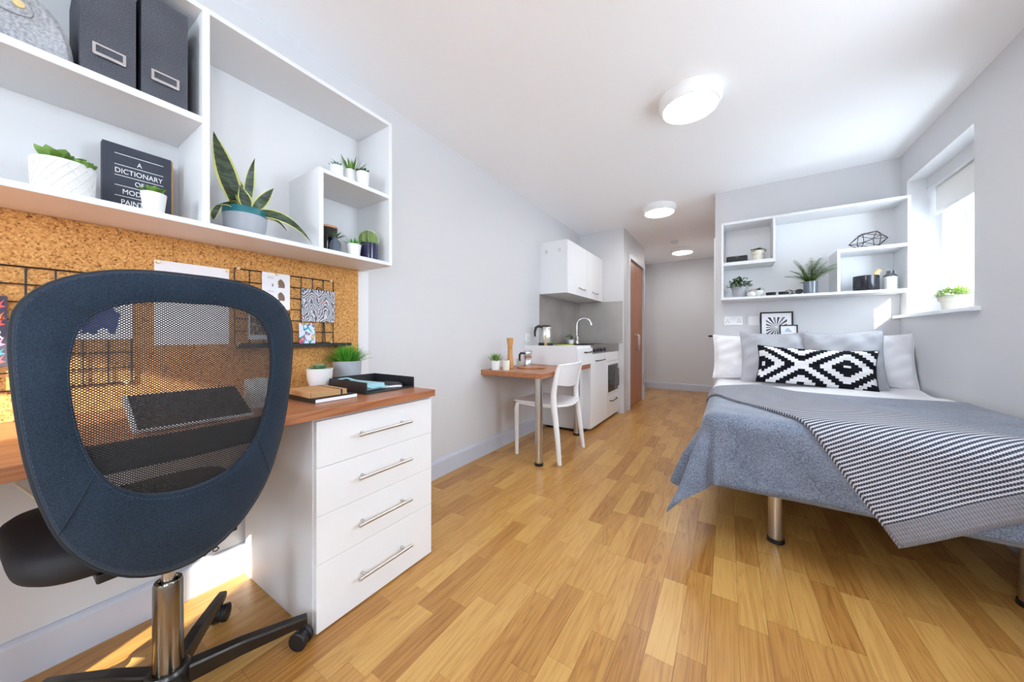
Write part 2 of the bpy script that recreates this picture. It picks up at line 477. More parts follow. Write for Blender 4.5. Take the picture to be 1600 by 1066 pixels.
def holed(x0, x1, holes, a0, a1, z0, z1, axis):
    """a wall slab with rectangular openings; axis 'Y' runs along Y, slab between x0..x1"""
    ys = sorted({a0, a1, *[h[0] for h in holes], *[h[1] for h in holes]})
    zs = sorted({z0, z1, *[h[2] for h in holes], *[h[3] for h in holes]})
    mb = MB(); idx = {}
    def vid(s, j, k):
        key = (s, j, k)
        if key not in idx:
            p = (x0 if s == 0 else x1, ys[j], zs[k])
            if axis == 'X': p = (p[1], p[0], p[2])
            idx[key] = len(mb.v); mb.v.append(p)
        return idx[key]
    def solid(j, k):
        if not (0 <= j < len(ys) - 1 and 0 <= k < len(zs) - 1): return False
        cy, cz = (ys[j] + ys[j+1]) / 2, (zs[k] + zs[k+1]) / 2
        return not any(h[0] < cy < h[1] and h[2] < cz < h[3] for h in holes)
    for j in range(len(ys) - 1):
        for k in range(len(zs) - 1):
            if not solid(j, k): continue
            mb.f.append((vid(0,j,k), vid(0,j,k+1), vid(0,j+1,k+1), vid(0,j+1,k)))
            mb.f.append((vid(1,j,k), vid(1,j+1,k), vid(1,j+1,k+1), vid(1,j,k+1)))
            for dj, dk, e in ((-1,0,((j,k),(j,k+1))), (1,0,((j+1,k+1),(j+1,k))), (0,-1,((j+1,k),(j,k))), (0,1,((j,k+1),(j+1,k+1)))):
                if not solid(j + dj, k + dk):
                    (a, b), (c, d) = e
                    mb.f.append((vid(0,a,b), vid(1,a,b), vid(1,c,d), vid(0,c,d)))
    return mb
struct('ceiling', bx(XL - 0.12, XR + 0.4, YB - 0.3, YF + 0.1, ZC, ZC + 0.12), ceil_p)
struct('wall_left', bx(XL - 0.12, XL, YB - 0.3, 4.43, -0.0, ZC), wall_p)
struct('wall_right', holed(XR, XR + 0.25, [(WIN[0], WIN[1], WIN[2], WIN[3])] + [(a, b, 0.95, 2.15) for a, b in ADDED_SIDE_WINDOWS], YB - 0.3, YBED + 0.1, 0, ZC, 'Y'), wall_p)
struct('wall_bed', bx(-0.109, XR, YBED, YBED + 0.10, 0, ZC), wall_p)
struct('wall_kitchen', bx(XL - 0.12, -1.135, 4.43, 4.60, 0, ZC), wall_p)
struct('wall_corridor_left', bx(-1.37, -1.13, 5.60, 5.66, 0, ZC).box(-1.45, -1.35, 5.66, YF, 0, ZC), wall_p)
struct('wall_above_door', bx(-1.33, -1.13, 4.66, 5.60, 2.10, ZC).box(-1.33, -1.13, 4.60, 4.66, 0, ZC), wall_p)
struct('wall_corridor_right', bx(-0.109, 0.0, YBED + 0.10, YF, 0, ZC), wall_p)
struct('wall_far', bx(-1.5, 0.1, YF, YF + 0.1, 0, ZC), wall_p)
struct('wall_back', holed(YB - 0.25, YB, [ADDED_BACKWIN], XL - 0.12, XR, 0, ZC, 'X'), wall_p)
struct('wall_cupboard_back', bx(-1.45, -1.40, 4.60, 5.66, 0, ZC), wall_p)

def skirting(name, pts):
    """a moulded board of 0.125 m run along one axis, its top edge rounded"""
    mb = MB(); (x0, y0), (x1, y1), (nx, ny) = pts
    prof = [(0, 0), (0.016, 0), (0.016, 0.108), (0.013, 0.118), (0.006, 0.125), (0, 0.125)]
    a = [(x0 + nx * d, y0 + ny * d, z) for d, z in prof]; b = [(x1 + nx * d, y1 + ny * d, z) for d, z in prof]
    n = len(prof)
    mb.add(a + b, [(i, (i + 1) % n, n + (i + 1) % n, n + i) for i in range(n)] + [tuple(range(n))[::-1], tuple(range(n, 2 * n))])
    return struct(name, mb, skirt_p)
skirting('baseboard_left', ((XL, YB), (XL, 3.34), (1, 0)))
skirting('baseboard_far', ((-1.35, YF), (-0.109, YF), (0, -1)))
skirting('baseboard_corridor_left', ((-1.35, 5.66), (-1.35, YF), (1, 0)))
skirting('baseboard_corridor_right', ((-0.109, 4.9), (-0.109, YF), (-1, 0)))
skirting('baseboard_right', ((XR, YB), (XR, YBED), (-1, 0)))
skirting('baseboard_back', ((XL, YB), (XR, YB), (0, 1)))

# the window in view: white plastic frame set deep in the reveal, two lights
def window(name, axis_x, y0, y1, z0, z1, mull=None):
    f = MB(); t = 0.055
    e = thing(name, 'x', 'x'); del e['label']; del e['category']; e['kind'] = 'structure'
    xs = (axis_x, axis_x + 0.06)
    def bar(nm, a, b, c, d, x=xs, bev=0.004): return part(e, nm, bx(x[0], x[1], a, b, c, d), upvc, bevel=bev)
    bar('frame_jamb', y0, y0 + t, z0, z1); bar('frame_jamb', y1 - t, y1, z0, z1)
    bar('frame_head', y0 + t, y1 - t, z1 - t, z1); bar('frame_sill', y0 + t, y1 - t, z0, z0 + t)
    cells = [(y0 + t, y1 - t)]
    if mull:
        bar('mullion', mull - 0.035, mull + 0.035, z0 + t, z1 - t)
        cells = [(y0 + t, mull - 0.035), (mull + 0.035, y1 - t)]
    for a, b in cells:
        s = 0.045; x = (axis_x - 0.012, axis_x + 0.04)
        bar('sash_stile', a + 0.006, a + s, z0 + t + 0.006, z1 - t - 0.006, x); bar('sash_stile', b - s, b - 0.006, z0 + t + 0.006, z1 - t - 0.006, x)
        bar('sash_rail', a + s, b - s, z0 + t + 0.006, z0 + t + s, x); bar('sash_rail', a + s, b - s, z1 - t - s, z1 - t - 0.006, x)
        part(e, 'pane', bx(axis_x + 0.012, axis_x + 0.018, a + s, b - s, z0 + t + s, z1 - t - s), glass_m)
        part(e, 'gasket', bx(axis_x - 0.004, axis_x + 0.002, b - 0.008, b + 0.003, z0 + t + 0.004, z1 - t - 0.004), black_pl)
    return e
w1 = window('window_1', 1.30, WIN[0], WIN[1], WIN[2] + 0.02, WIN[3], mull=3.47)
sill = MB()
prof = [(1.085, 1.138), (1.085, 1.152), (1.090, 1.160), (1.30, 1.160), (1.30, 1.138)]
sill.add([(x, 2.855, z) for x, z in prof] + [(x, 3.845, z) for x, z in prof], [(i, (i+1) % 5, 5 + (i+1) % 5, 5 + i) for i in range(5)] + [(4,3,2,1,0), (5,6,7,8,9)])
sill_o = part(None, 'trim_1', sill, upvc); sill_o['kind'] = 'structure'
for k, (a, b) in enumerate(ADDED_SIDE_WINDOWS):
    window('window_%d' % (k + 3), 1.315, a, b, 0.95, 2.15)  # added windows outside the view, there for their daylight
w2 = thing('window_2', 'x', 'x'); del w2['label']; del w2['category']; w2['kind'] = 'structure'  # added back window, never in view, for daylight
for a in ((-1.2, -1.145, 0.95, 2.15), (-0.355, -0.3, 0.95, 2.15)):
    part(w2, 'frame_jamb', bx(a[0], a[1], YB - 0.2, YB - 0.14, a[2], a[3]), upvc)
part(w2, 'frame_head', bx(-1.145, -0.355, YB - 0.2, YB - 0.14, 2.095, 2.15), upvc)
part(w2, 'frame_sill', bx(-1.145, -0.355, YB - 0.2, YB - 0.14, 0.95, 1.005), upvc)
part(w2, 'pane', bx(-1.145, -0.355, YB - 0.175, YB - 0.169, 1.005, 2.095), glass_m)
# the dropped head over the window, which hides the blind's roller
struct('trim_2', bx(1.236, 1.256, WIN[0], WIN[1], 2.075, 2.165).box(1.230, 1.236, WIN[0], WIN[1], 2.072, 2.084), wall_p)

# the twin-leaf cupboard door in its grey frame
d1 = thing('door_1', 'x', 'x'); del d1['label']; del d1['category']; d1['kind'] = 'structure'
frame_g = mat('door_frame_grey', (200, 202, 208), 0.4)
part(d1, 'frame_jamb', bx(-1.20, -1.112, 4.645, 4.70, 0, 2.12), frame_g, bevel=0.003)
part(d1, 'frame_jamb', bx(-1.20, -1.112, 5.555, 5.61, 0, 2.12), frame_g, bevel=0.003)
part(d1, 'frame_head', bx(-1.20, -1.112, 4.70, 5.555, 2.055, 2.12), frame_g, bevel=0.003)
for a, b, hy in ((4.703, 5.126, 5.09), (5.129, 5.552, 5.165)):
    lf = part(d1, 'leaf', bx(-1.185, -1.145, a, b, 0.006, 2.05), door_m, bevel=0.002)
    h = MB().tube([(-1.145, hy, 0.80), (-1.105, hy, 0.80), (-1.095, hy, 0.815), (-1.095, hy, 1.005), (-1.105, hy, 1.02), (-1.145, hy, 1.02)], 0.009, 10)
    part(lf, 'handle', h, steel, 40)
for z in (0.25, 1.1, 1.85):
    part(d1, 'hinge', MB().cyl((-1.125, 5.553, z), (-1.125, 5.553, z + 0.1), 0.009, n=10), steel, 40)
# the bedroom door round the corner: only its lever shows past the wall's edge
d2 = thing('door_2', 'x', 'x'); del d2['label']; del d2['category']; d2['kind'] = 'structure'
lf = part(d2, 'leaf', bx(-0.122, -0.110, 4.0, 4.85, 0.006, 2.0), white_sat)
part(lf, 'handle', MB().tube([(-0.122, 4.10, 1.0), (-0.165, 4.10, 1.0), (-0.170, 4.115, 1.0), (-0.170, 4.22, 1.0)], 0.010, 10), black_mt, 40)

# ------------------------------------------------------------------ ceiling lights
def ceiling_light(x, y, label):
    t = thing('ceiling_light', label, 'light', (x, y, ZC), group='round ceiling lights')
    part(t, 'housing', MB().lathe([(0, 0), (0.165, 0), (0.168, -0.006), (0.164, -0.045), (0.150, -0.066), (0.144, -0.068), (0.142, -0.060), (0, -0.060)], 48), mat('lamp_housing_white', (240, 240, 240), 0.4), 35)
    part(t, 'diffuser', MB().lathe([(0.1415, -0.0605), (0.1415, -0.068), (0.12, -0.073), (0, -0.076)][::1], 48), glow, 60)
ceiling_light(-0.19, 2.22, 'large round white ceiling light nearest the window')
ceiling_light(-0.63, 3.93, 'round white ceiling light in front of the corridor opening')
ceiling_light(-0.62, 6.00, 'round white ceiling light deep in the corridor beside the smoke detector')
t = thing('smoke_detector', 'small white smoke detector on the corridor ceiling', 'detector', (-0.66, 5.45, ZC))
part(t, 'base', MB().lathe([(0, 0), (0.052, 0), (0.052, -0.012), (0.048, -0.014)], 32), white_sat, 40)
part(t, 'sensor_cap', MB().lathe([(0.044, -0.014), (0.044, -0.034), (0.03, -0.045), (0, -0.047)], 32), white_sat, 40)

# ------------------------------------------------------------------ wall shelf above the desk
B = 0.018
SX0, SX1 = XL + 0.002, -1.46          # back, front
def boards(t, spec, m):
    for nm, x0, x1, y0, y1, z0, z1 in spec:
        part(t, nm, bx(x0, x1, y0, y1, z0, z1), m, bevel=0.0012)
t = thing('wall_shelf', 'long white box shelf unit on the wall above the cork board', 'shelf', (0, 0, 0))
boards(t, [
    ('back_panel', SX0, SX0 + 0.006, -0.45, 1.125, 1.379, 2.077),
    ('bottom_board', SX0, SX1, -0.45, 1.125, 1.361, 1.379),
    ('top_board', SX0, SX1, -0.45, 1.125, 2.077, 2.095),
    ('side_panel', SX0 + 0.006, SX1, 1.107, 1.125, 1.379, 2.077),
    ('side_panel', SX0 + 0.006, SX1, -0.45, -0.432, 1.379, 2.077),
    ('divider', SX0 + 0.006, SX1, 0.380, 0.400, 1.379, 2.077),
    ('middle_shelf', SX0 + 0.006, SX1, -0.432, 0.380, 1.703, 1.725),
    ('box_side', SX0 + 0.006, SX1, 0.757, 0.776, 1.379, 1.722),
    ('box_shelf', SX0 + 0.006, SX1, 0.776, 1.107, 1.703, 1.722),
], white_sat)

# white backing strip beside the cork
t = thing('cork_board', 'cork pin board of butted panels above the desk', 'pin board', (0, 0, 0))
part(t, 'backing_panel', bx(XL + 0.001, XL + 0.014, -0.45, 1.166, 0.757, 1.360), white_sat)
part(t, 'cork_panel', bx(XL + 0.014, XL + 0.022, -0.45, 0.3640, 0.757, 1.360), cork_m)
part(t, 'cork_panel', bx(XL + 0.014, XL + 0.022, 0.3652, 1.098, 1.1935, 1.360), cork_m)
part(t, 'cork_panel', bx(XL + 0.014, XL + 0.022, 0.3652, 1.098, 0.757, 1.1925), cork_m)
XC = XL + 0.022                          # cork face

wire_m = mat('black_wire', (24, 22, 22), 0.45)
def wire_grid(label, y0, y1, z0, z1, nv, nh, ledge=None):
    t = thing('wire_grid', label, 'wall organiser', (XC, 0, 0), group='black wire grids on the cork')
    r = 0.0022; rf = 0.0030
    part(t, 'frame', MB().tube([(0.006, y0, z0), (0.006, y1, z0), (0.006, y1, z1), (0.006, y0, z1)], rf, 8, closed=True), wire_m)
    for i in range(1, nv):
        y = y0 + (y1 - y0) * i / nv
        part(t, 'upright_wire', MB().cyl((0.006, y, z0), (0.006, y, z1), r, n=6), wire_m)
    for i in range(1, nh):
        z = z0 + (z1 - z0) * i / nh
        part(t, 'cross_wire', MB().cyl((0.0085, y0, z), (0.0085, y1, z), r, n=6), wire_m)
    for y, z in ((y0 + 0.012, z1), (y1 - 0.012, z1), (y1 - 0.012, z0), (y0 + 0.012, z0)):
        part(t, 'wall_clip', MB().lathe([(0, 0), (0.006, 0), (0.0075, 0.005), (0.006, 0.011), (0, 0.012)], 12), mat('beech_bead', (226, 190, 140), 0.5), 40, loc=(0.0, y, z), rot=(0, R(90), 0))
    if ledge:
        ly0, ly1 = ledge
        part(t, 'ledge', bx(0.002, 0.05, ly0, ly1, z0 - 0.018, z0 - 0.012).box(0.047, 0.05, ly0, ly1, z0 - 0.0121, z0 - 0.002), wire_m)
        part(t, 'hook', MB().tube([(0.012, y1 - 0.055, z0 + 0.09), (0.018, y1 - 0.055, z0 + 0.10), (0.024, y1 - 0.055, z0 + 0.09), (0.022, y1 - 0.05, z0 - 0.005)], 0.003, 6), wire_m)
    return t
wire_grid('black wire grid pinned to the cork behind the chair back, blue animal poster on it', -0.20, 0.262, 0.845, 1.200, 9, 7)
wire_grid('black wire grid with a narrow ledge, nearest the cork board edge', 0.545, 0.956, 0.968, 1.280, 8, 6, ledge=(0.545, 1.03))

def sheet(name, label, cat, y0, y1, z0, z1, x=0.011, th=0.0012, m=None, lean=0.0):
    t = thing(name, label, cat, (XC + x, (y0 + y1) / 2, z0))
    h = z1 - z0; w_ = (y1 - y0) / 2
    part(t, 'sheet', bx(0, th, -w_, w_, 0, h), m or paper_w, rot=(0, R(-lean), 0))
    return t, w_, h
def flat(t, name, poly, m, x, label=None):
    """a printed shape: a thin polygon on the sheet, poly in (y, z)"""
    n = len(poly)
    mb = MB().add([(x, a, b) for a, b in poly] + [(x + 0.0003, a, b) for a, b in poly],
                  [tuple(range(n, 2 * n)), tuple(range(n - 1, -1, -1))] + [(i, (i + 1) % n, n + (i + 1) % n, n + i) for i in range(n)])
    return part(t, name, mb, m, label=label)
def pin(t, y, z, x=0.0):
    part(t, 'push_pin', MB().lathe([(0, 0), (0.005, 0), (0.006, 0.004), (0.0045, 0.010), (0, 0.011)], 12), gold, 40, loc=(x, y, z), rot=(0, R(90), 0))

t, w_, h = sheet('paper_sheet', 'large plain white sheet pinned at its corners in the middle of the cork', 'paper', 0.316, 0.528, 0.968, 1.272, x=0.001)
pin(t, -w_ + 0.008, h - 0.008, 0.001); pin(t, w_ - 0.006, h - 0.008, 0.001)

t, w_, h = sheet('bear_card', 'white card with small brown bears on the wire grid', 'card', 0.640, 0.750, 1.12, 1.281)
brown = mat('print_brown', (128, 104, 88), 0.8); pgrey = mat('print_grey', (150, 152, 158), 0.8)
for oz in (0.0, -0.058):
    flat(t, 'bear_print', [(0.006, 0.098 + oz), (0.033, 0.098 + oz), (0.034, 0.112 + oz), (0.030, 0.124 + oz), (0.024, 0.132 + oz), (0.017, 0.137 + oz), (0.012, 0.134 + oz), (0.008, 0.127 + oz), (0.004, 0.124 + oz), (0.009, 0.118 + oz), (0.004, 0.113 + oz), (0.010, 0.108 + oz)], brown, 0.0012)
flat(t, 'hare_print', [(-0.018, 0.100), (-0.012, 0.100), (-0.011, 0.108), (-0.014, 0.116), (-0.016, 0.110), (-0.019, 0.114), (-0.018, 0.106)], pgrey, 0.0012)
for k, (z, l) in enumerate(((0.143, 0.030), (0.139, 0.022), (0.135, 0.028), (0.08, 0.026), (0.076, 0.03))):
    flat(t, 'print_line', [(-0.036, z), (-0.036 + l, z), (-0.036 + l, z + 0.001), (-0.036, z + 0.001)], pgrey, 0.0012)
pin(t, 0.0, h - 0.004, 0.001)

def pattern_card():
    m, p, N, L, M, ramp = nodes_mat('alpine_print', 0.8)
    tc = N('ShaderNodeTexCoord'); sx = N('ShaderNodeSeparateXYZ'); L(tc.outputs['Object'], sx.inputs[0])
    n = N('ShaderNodeTexNoise'); n.inputs['Scale'].default_value = 24; n.inputs['Detail'].default_value = 2; L(tc.outputs['Object'], n.inputs['Vector'])
    zig = M('ABSOLUTE', M('SUBTRACT', M('FRACT', M('MULTIPLY', sx.outputs[1], 14)), 0.5))
    st = M('FRACT', M('ADD', M('ADD', M('MULTIPLY', sx.outputs[2], 48), M('MULTIPLY', zig, 6)), M('MULTIPLY', n.outputs[0], 5)))
    n3 = N('ShaderNodeTexNoise'); n3.inputs['Scale'].default_value = 22; mp = N('ShaderNodeMapping'); mp.inputs['Location'].default_value = (3, 1, 2); L(tc.outputs['Object'], mp.inputs[0]); L(mp.outputs[0], n3.inputs['Vector'])
    basec = ramp(st, [(0.30, (92, 96, 110)), (0.42, (204, 205, 212)), (0.8, (216, 217, 222)), (0.9, (108, 112, 124))])
    mx = N('ShaderNodeMix', data_type='RGBA'); L(M('MULTIPLY', M('GREATER_THAN', n3.outputs[0], 0.64), 0.8), mx.inputs[0]); L(basec, mx.inputs[6]); mx.inputs[7].default_value = srgb(230, 150, 138)
    L(mx.outputs[2], p.inputs['Base Color'])
    return m
t, w_, h = sheet('patterned_card', 'square card with grey and coral alpine pattern clipped to the wire grid', 'card', 0.800, 0.959, 1.070, 1.227, x=0.013, m=pattern_card())
part(t, 'bulldog_clip', MB().tube([(0.0, -0.014, h - 0.004), (0.004, -0.008, h + 0.012), (0.004, 0.008, h + 0.012), (0.0, 0.014, h - 0.004)], 0.0022, 6), wire_m)

def splash_print(name, seed, base, cols):
    m, p, N, L, M, ramp = nodes_mat(name, 0.7)
    tc = N('ShaderNodeTexCoord'); mp = N('ShaderNodeMapping'); mp.inputs['Location'].default_value = (seed, seed * 2, seed * 3); L(tc.outputs['Object'], mp.inputs[0])
    n = N('ShaderNodeTexNoise'); n.inputs['Scale'].default_value = 38; n.inputs['Detail'].default_value = 1.5; n.inputs['Distortion'].default_value = 1.2; L(mp.outputs[0], n.inputs['Vector'])
    k = len(cols); stops = [(0.0, base), (0.50, base)]
    for i, c in enumerate(cols): stops.append((0.51 + 0.05 * i, c))
    r = ramp(n.outputs[0], stops); L(r, p.inputs['Base Color'])
    for nd in m.node_tree.nodes:
        if nd.type == 'VALTORGB': nd.color_ramp.interpolation = 'CONSTANT'
    return m
t, w_, h = sheet('postcard', 'small bright postcard with a blue bird leaning on the wire ledge', 'card', 0.785, 0.856, 0.957, 1.062, x=0.026, m=splash_print('bird_print', 1.3, (222, 226, 242), [(90, 190, 200), (40, 90, 150), (226, 110, 130), (240, 210, 90)]), lean=4)
t, w_, h = sheet('photo_print', 'bordered photo print low on the wire grid, seen through the chair mesh', 'photo', 0.590, 0.70, 0.985, 1.10, x=0.012)
flat(t, 'picture', [(-w_ + 0.006, 0.02), (w_ - 0.006, 0.02), (w_ - 0.006, h - 0.006), (-w_ + 0.006, h - 0.006)], splash_print('photo_image', 4.1, (96, 62, 74), [(180, 176, 120), (60, 52, 60), (150, 150, 130)]), 0.0012)

t, w_, h = sheet('animal_poster', 'white poster with a dark blue animal, seen through the chair mesh', 'poster', 0.135, 0.262, 0.99, 1.16, x=0.012)
blue = mat('print_blue', (34, 64, 128), 0.8)
flat(t, 'animal_print', [(-0.048, 0.020), (-0.040, 0.030), (-0.046, 0.036), (-0.034, 0.055), (-0.026, 0.075), (-0.012, 0.088), (0.0, 0.105), (0.018, 0.108), (0.026, 0.092), (0.038, 0.085), (0.034, 0.066), (0.030, 0.04), (0.026, 0.018), (0.014, 0.016), (0.010, 0.032), (0.0, 0.036), (-0.010, 0.030), (-0.012, 0.018), (-0.026, 0.016), (-0.030, 0.026), (-0.036, 0.016)], blue, 0.0012)
def letters(t, s, size, loc, m, align='CENTER', rot=(R(90), 0, R(90)), name='lettering', sx=1.0):
    cu = bpy.data.curves.new('lettering', 'FONT'); cu.body = s; cu.size = size; cu.align_x = align; cu.extrude = 0.0002; cu.offset = 0.0
    tmp = bpy.data.objects.new('lettering_curve', cu); C.objects.link(tmp)
    bpy.context.view_layer.update()
    me = bpy.data.meshes.new_from_object(tmp.evaluated_get(bpy.context.evaluated_depsgraph_get()))
    bpy.data.objects.remove(tmp)
    me.materials.clear(); me.materials.append(m)
    o = put(bpy.data.objects.new(name, me), t); o.location = loc; o.rotation_euler = rot; o.scale = (sx, 1, 1)
    return o
ink_w = mat('print_white', (244, 244, 244), 0.8)
t, w_, h = sheet('dark_poster', 'dark purple poster with coral leaves and a white letter R, far left on the cork', 'poster', -0.12, 0.027, 0.915, 1.112, x=0.012, m=mat('print_slate', (68, 66, 82), 0.8))
letters(t, 'R', 0.036, (0.0014, w_ - 0.016, 0.078), ink_w)
coral = mat('print_coral', (232, 96, 96), 0.8); pink = mat('print_pink', (226, 140, 178), 0.8); orange = mat('print_orange', (230, 130, 80), 0.8); teal_p = mat('print_teal', (70, 140, 150), 0.8)
for (c, z, s) in ((coral, 0.166, 1.0), (orange, 0.132, 1.0), (coral, 0.116, 1.2), (pink, 0.060, 1.1), (teal_p, 0.034, 0.8), (coral, 0.012, 1.0)):
    flat(t, 'leaf_print', [(w_ - 0.044 * s, z), (w_ - 0.026, z + 0.004), (w_ - 0.010, z + 0.014 * s), (w_ - 0.004, z + 0.022 * s), (w_ - 0.010, z + 0.006), (w_ - 0.002, z + 0.002), (w_ - 0.014, z - 0.004), (w_ - 0.030, z - 0.006)], c, 0.0012)

# ------------------------------------------------------------------ desk and drawers
t = thing('desk', 'walnut laminate desktop running along the left wall', 'desk', (0, 0, 0))
part(t, 'desktop', bx(XL + 0.017, -1.13, -0.95, 1.106, 0.726, 0.756), walnut_m, bevel=0.002)
part(t, 'support_panel', bx(XL + 0.017, -1.17, -0.94, -0.92, 0.0, 0.726), white_sat)
t = thing('drawer_unit', 'white four-drawer pedestal under the end of the desk', 'drawers', (0, 0, 0))
part(t, 'carcass', bx(-1.715, -1.170, 0.584, 1.100, 0.0, 0.724), white_sat, bevel=0.001)
for z0, z1, hz in ((0.5575, 0.714, 0.642), (0.3955, 0.556, 0.484), (0.2325, 0.394, 0.314), (0.006, 0.231, 0.120)):
    d = part(t, 'drawer_front', bx(-1.1695, -1.151, 0.588, 1.1015, z0, z1), white_gloss, bevel=0.0012)
    hb = part(d, 'handle', MB().cyl((-1.119, 0.722, hz), (-1.119, 0.962, hz), 0.006, n=14), steel, 40)
    for y in (0.752, 0.932):
        part(d, 'handle_post', MB().cyl((-1.152, y, hz), (-1.119, y, hz), 0.005, n=12), steel, 40)

t = tag(part(None, 'power_cable', MB().tube([(XL + 0.02, 0.03, 0.66), (XL + 0.03, 0.04, 0.58), (XL + 0.03, 0.075, 0.52), (XL + 0.03, 0.085, 0.45), (XL + 0.03, 0.06, 0.40), (XL + 0.028, 0.0, 0.39)], 0.0035, 8), mat('cable_cream', (226, 222, 206), 0.5), 40), 'thin cream cable hanging on the wall under the desk', 'cable')

# ------------------------------------------------------------------ plants and pots
def pot_obj(t, r0, r1, h, m, n=40, wall=0.004, name='pot', base=0.9, lip=0.0):
    pr = [(0, 0), (r0 * base, 0), (r0, 0.004)]
    pr += [(r0 + (r1 - r0) * k / 6, 0.004 + (h - 0.004) * k / 6) for k in range(1, 7)]
    pr += [(r1 - wall * 0.4, h + 0.001), (r1 - wall, h), (r1 - wall, h - 0.018), (0, h - 0.018)]
    p = part(t, name, MB().lathe(pr, n), m, 40)
    part(p, 'soil', MB().lathe([(0, h - 0.014), (r1 - wall - 0.0005, h - 0.0145), (r1 - wall - 0.0005, h - 0.0175), (0, h - 0.0175)], 20), soil)
    return p
def dirv(az, el): return V((cos(az) * cos(el), sin(az) * cos(el), sin(el)))
def grass(t, h, n, L, spread, W, m, seed, bend=0.5, name='blades'):
    r = random.Random(seed); mb = MB()
    for k in range(n):
        az = r.uniform(0, 2 * pi); rr = spread * sqrt(r.random()); lean = R(88) - (rr / spread) * R(r.uniform(20, 62))
        mb.leaf((rr * 0.55 * cos(az), rr * 0.55 * sin(az), h - 0.016), dirv(az + r.uniform(-.3, .3), lean), L * r.uniform(0.65, 1.08), W * r.uniform(.7, 1.2), W * 0.3, bend=bend * r.uniform(.4, 1.3), n=4, kind='blade')
    return part(t, name, mb, m, 50, kind='stuff')
def rosette(t, c, n, L, W, T, m, seed, parts=False, el0=75, el1=15, kind='fat', bend=-0.25, start=0.0):
    r = random.Random(seed); mb = MB()
    for k in range(n):
        f = k / max(1, n - 1); az = k * 2.39996 + r.uniform(-.15, .15) + start; el = R(el0 + (el1 - el0) * f + r.uniform(-5, 5))
        l = L * (0.62 + 0.38 * f) * r.uniform(.9, 1.1)
        q = MB() if parts else mb
        q.leaf((c[0] + 0.10 * L * cos(az), c[1] + 0.10 * L * sin(az), c[2]), dirv(az, el), l, W * (0.7 + 0.3 * f), T, bend=bend, n=7, kind=kind, cup=0.12)
        if parts: part(t, 'leaf', q, m, 70)
    if not parts: part(t, 'foliage', mb, m, 70, kind='stuff')
def bushy(t, c, rx, rz, n, L, W, m, seed, stems=True):
    """a low dome of small leaves on short stems"""
    r = random.Random(seed); mb = MB()
    for k in range(n):
        az = r.uniform(0, 2 * pi); el = math.asin(r.uniform(0.02, 1.0)); f = r.uniform(0.55, 1.0)
        p = V((c[0] + rx * f * cos(az) * cos(el), c[1] + rx * f * sin(az) * cos(el), c[2] + rz * f * sin(el)))
        mb.leaf(p, dirv(az + r.uniform(-1, 1), el * 0.6 + r.uniform(-.3, .5)), L * r.uniform(.7, 1.2), W, W * 0.2, bend=0.3, n=3, kind='lens')
    part(t, 'foliage', mb, m, 60, kind='stuff')
    if stems:
        s = MB()
        for k in range(12):
            az = r.uniform(0, 2 * pi); q = r.uniform(.3, .9)
            s.tube([(c[0], c[1], c[2] - 0.02), (c[0] + rx * .4 * q * cos(az), c[1] + rx * .4 * q * sin(az), c[2] + rz * .35), (c[0] + rx * .8 * q * cos(az), c[1] + rx * .8 * q * sin(az), c[2] + rz * .8 * sqrt(1 - q * q * .6))], 0.0012, 5)
        part(t, 'stems', s, green_dark, 60, kind='stuff')

ZS = 1.379
# big textured white pot with a fleshy succulent
t = thing('potted_succulent', 'fleshy green succulent in a large white pot with raised diamond lattice', 'plant', (-1.555, 0.112, ZS))
p = pot_obj(t, 0.052, 0.056, 0.098, ceramic_w)
lat = MB()
for s in (-1, 1):
    for k in range(18):
        a0 = 2 * pi * k / 18
        lat.tube([((0.0523 + 0.004 * q / 8) * cos(a0 + s * 1.15 * q / 8), (0.0523 + 0.004 * q / 8) * sin(a0 + s * 1.15 * q / 8), 0.004 + 0.090 * q / 8) for q in range(9)], 0.0016, 4)
part(p, 'lattice_relief', lat, ceramic_w, 60, kind='stuff')
rosette(t, (-0.005, -0.012, 0.098), 14, 0.054, 0.036, 0.026, green_succ, 3, parts=True, el0=72, el1=16)
rosette(t, (0.024, 0.032, 0.096), 10, 0.032, 0.024, 0.017, green_succ, 9, parts=True, el0=60, el1=5)

# the book, standing against the back of the shelf
t = thing('book', 'dark grey hardback titled A Dictionary of Modern Painting standing on the shelf', 'book', (-1.675, 0.272, ZS), 0)
bk = mat('book_cloth_charcoal', (58, 62, 74), 0.7, bump=0.1, bscale=500)
part(t, 'front_cover', bx(0.026, 0.029, -0.081, 0.074, 0.0, 0.238), bk, bevel=0.001)
part(t, 'back_cover', bx(-0.003, 0.0, -0.081, 0.082, 0.0, 0.238), mat('book_back_black', (24, 24, 26), 0.6), bevel=0.001)
part(t, 'spine', bx(0.0, 0.026, -0.081, -0.078, 0.0, 0.238), bk)
part(t, 'page_block', bx(0.0003, 0.0257, -0.0779, 0.0785, 0.003, 0.235), mat('tan_page_edges', (200, 150, 92), 0.8))
FX = 0.0292
for s, z, sz in (('A', 0.180, 0.021), ('DICTIONARY', 0.147, 0.0225), ('OF', 0.115, 0.021), ('MODERN', 0.082, 0.0225), ('PAINTING', 0.048, 0.0225)):
    letters(t, s, sz, (FX, -0.002, z), ink_w, name='title_lettering', sx=0.80)
for z in (0.207, 0.172, 0.138, 0.106, 0.073, 0.038):
    part(t, 'title_rule', bx(FX - 0.0002, FX + 0.0002, -0.056, 0.054, z, z + 0.0016), ink_w)

t = thing('potted_succulent', 'small pale green succulent in a plain white pot before the book', 'plant', (-1.50, 0.276, ZS))
pot_obj(t, 0.023, 0.029, 0.062, ceramic_w)
rosette(t, (0, 0, 0.060), 18, 0.036, 0.019, 0.009, green_succ, 5, el0=75, el1=18)

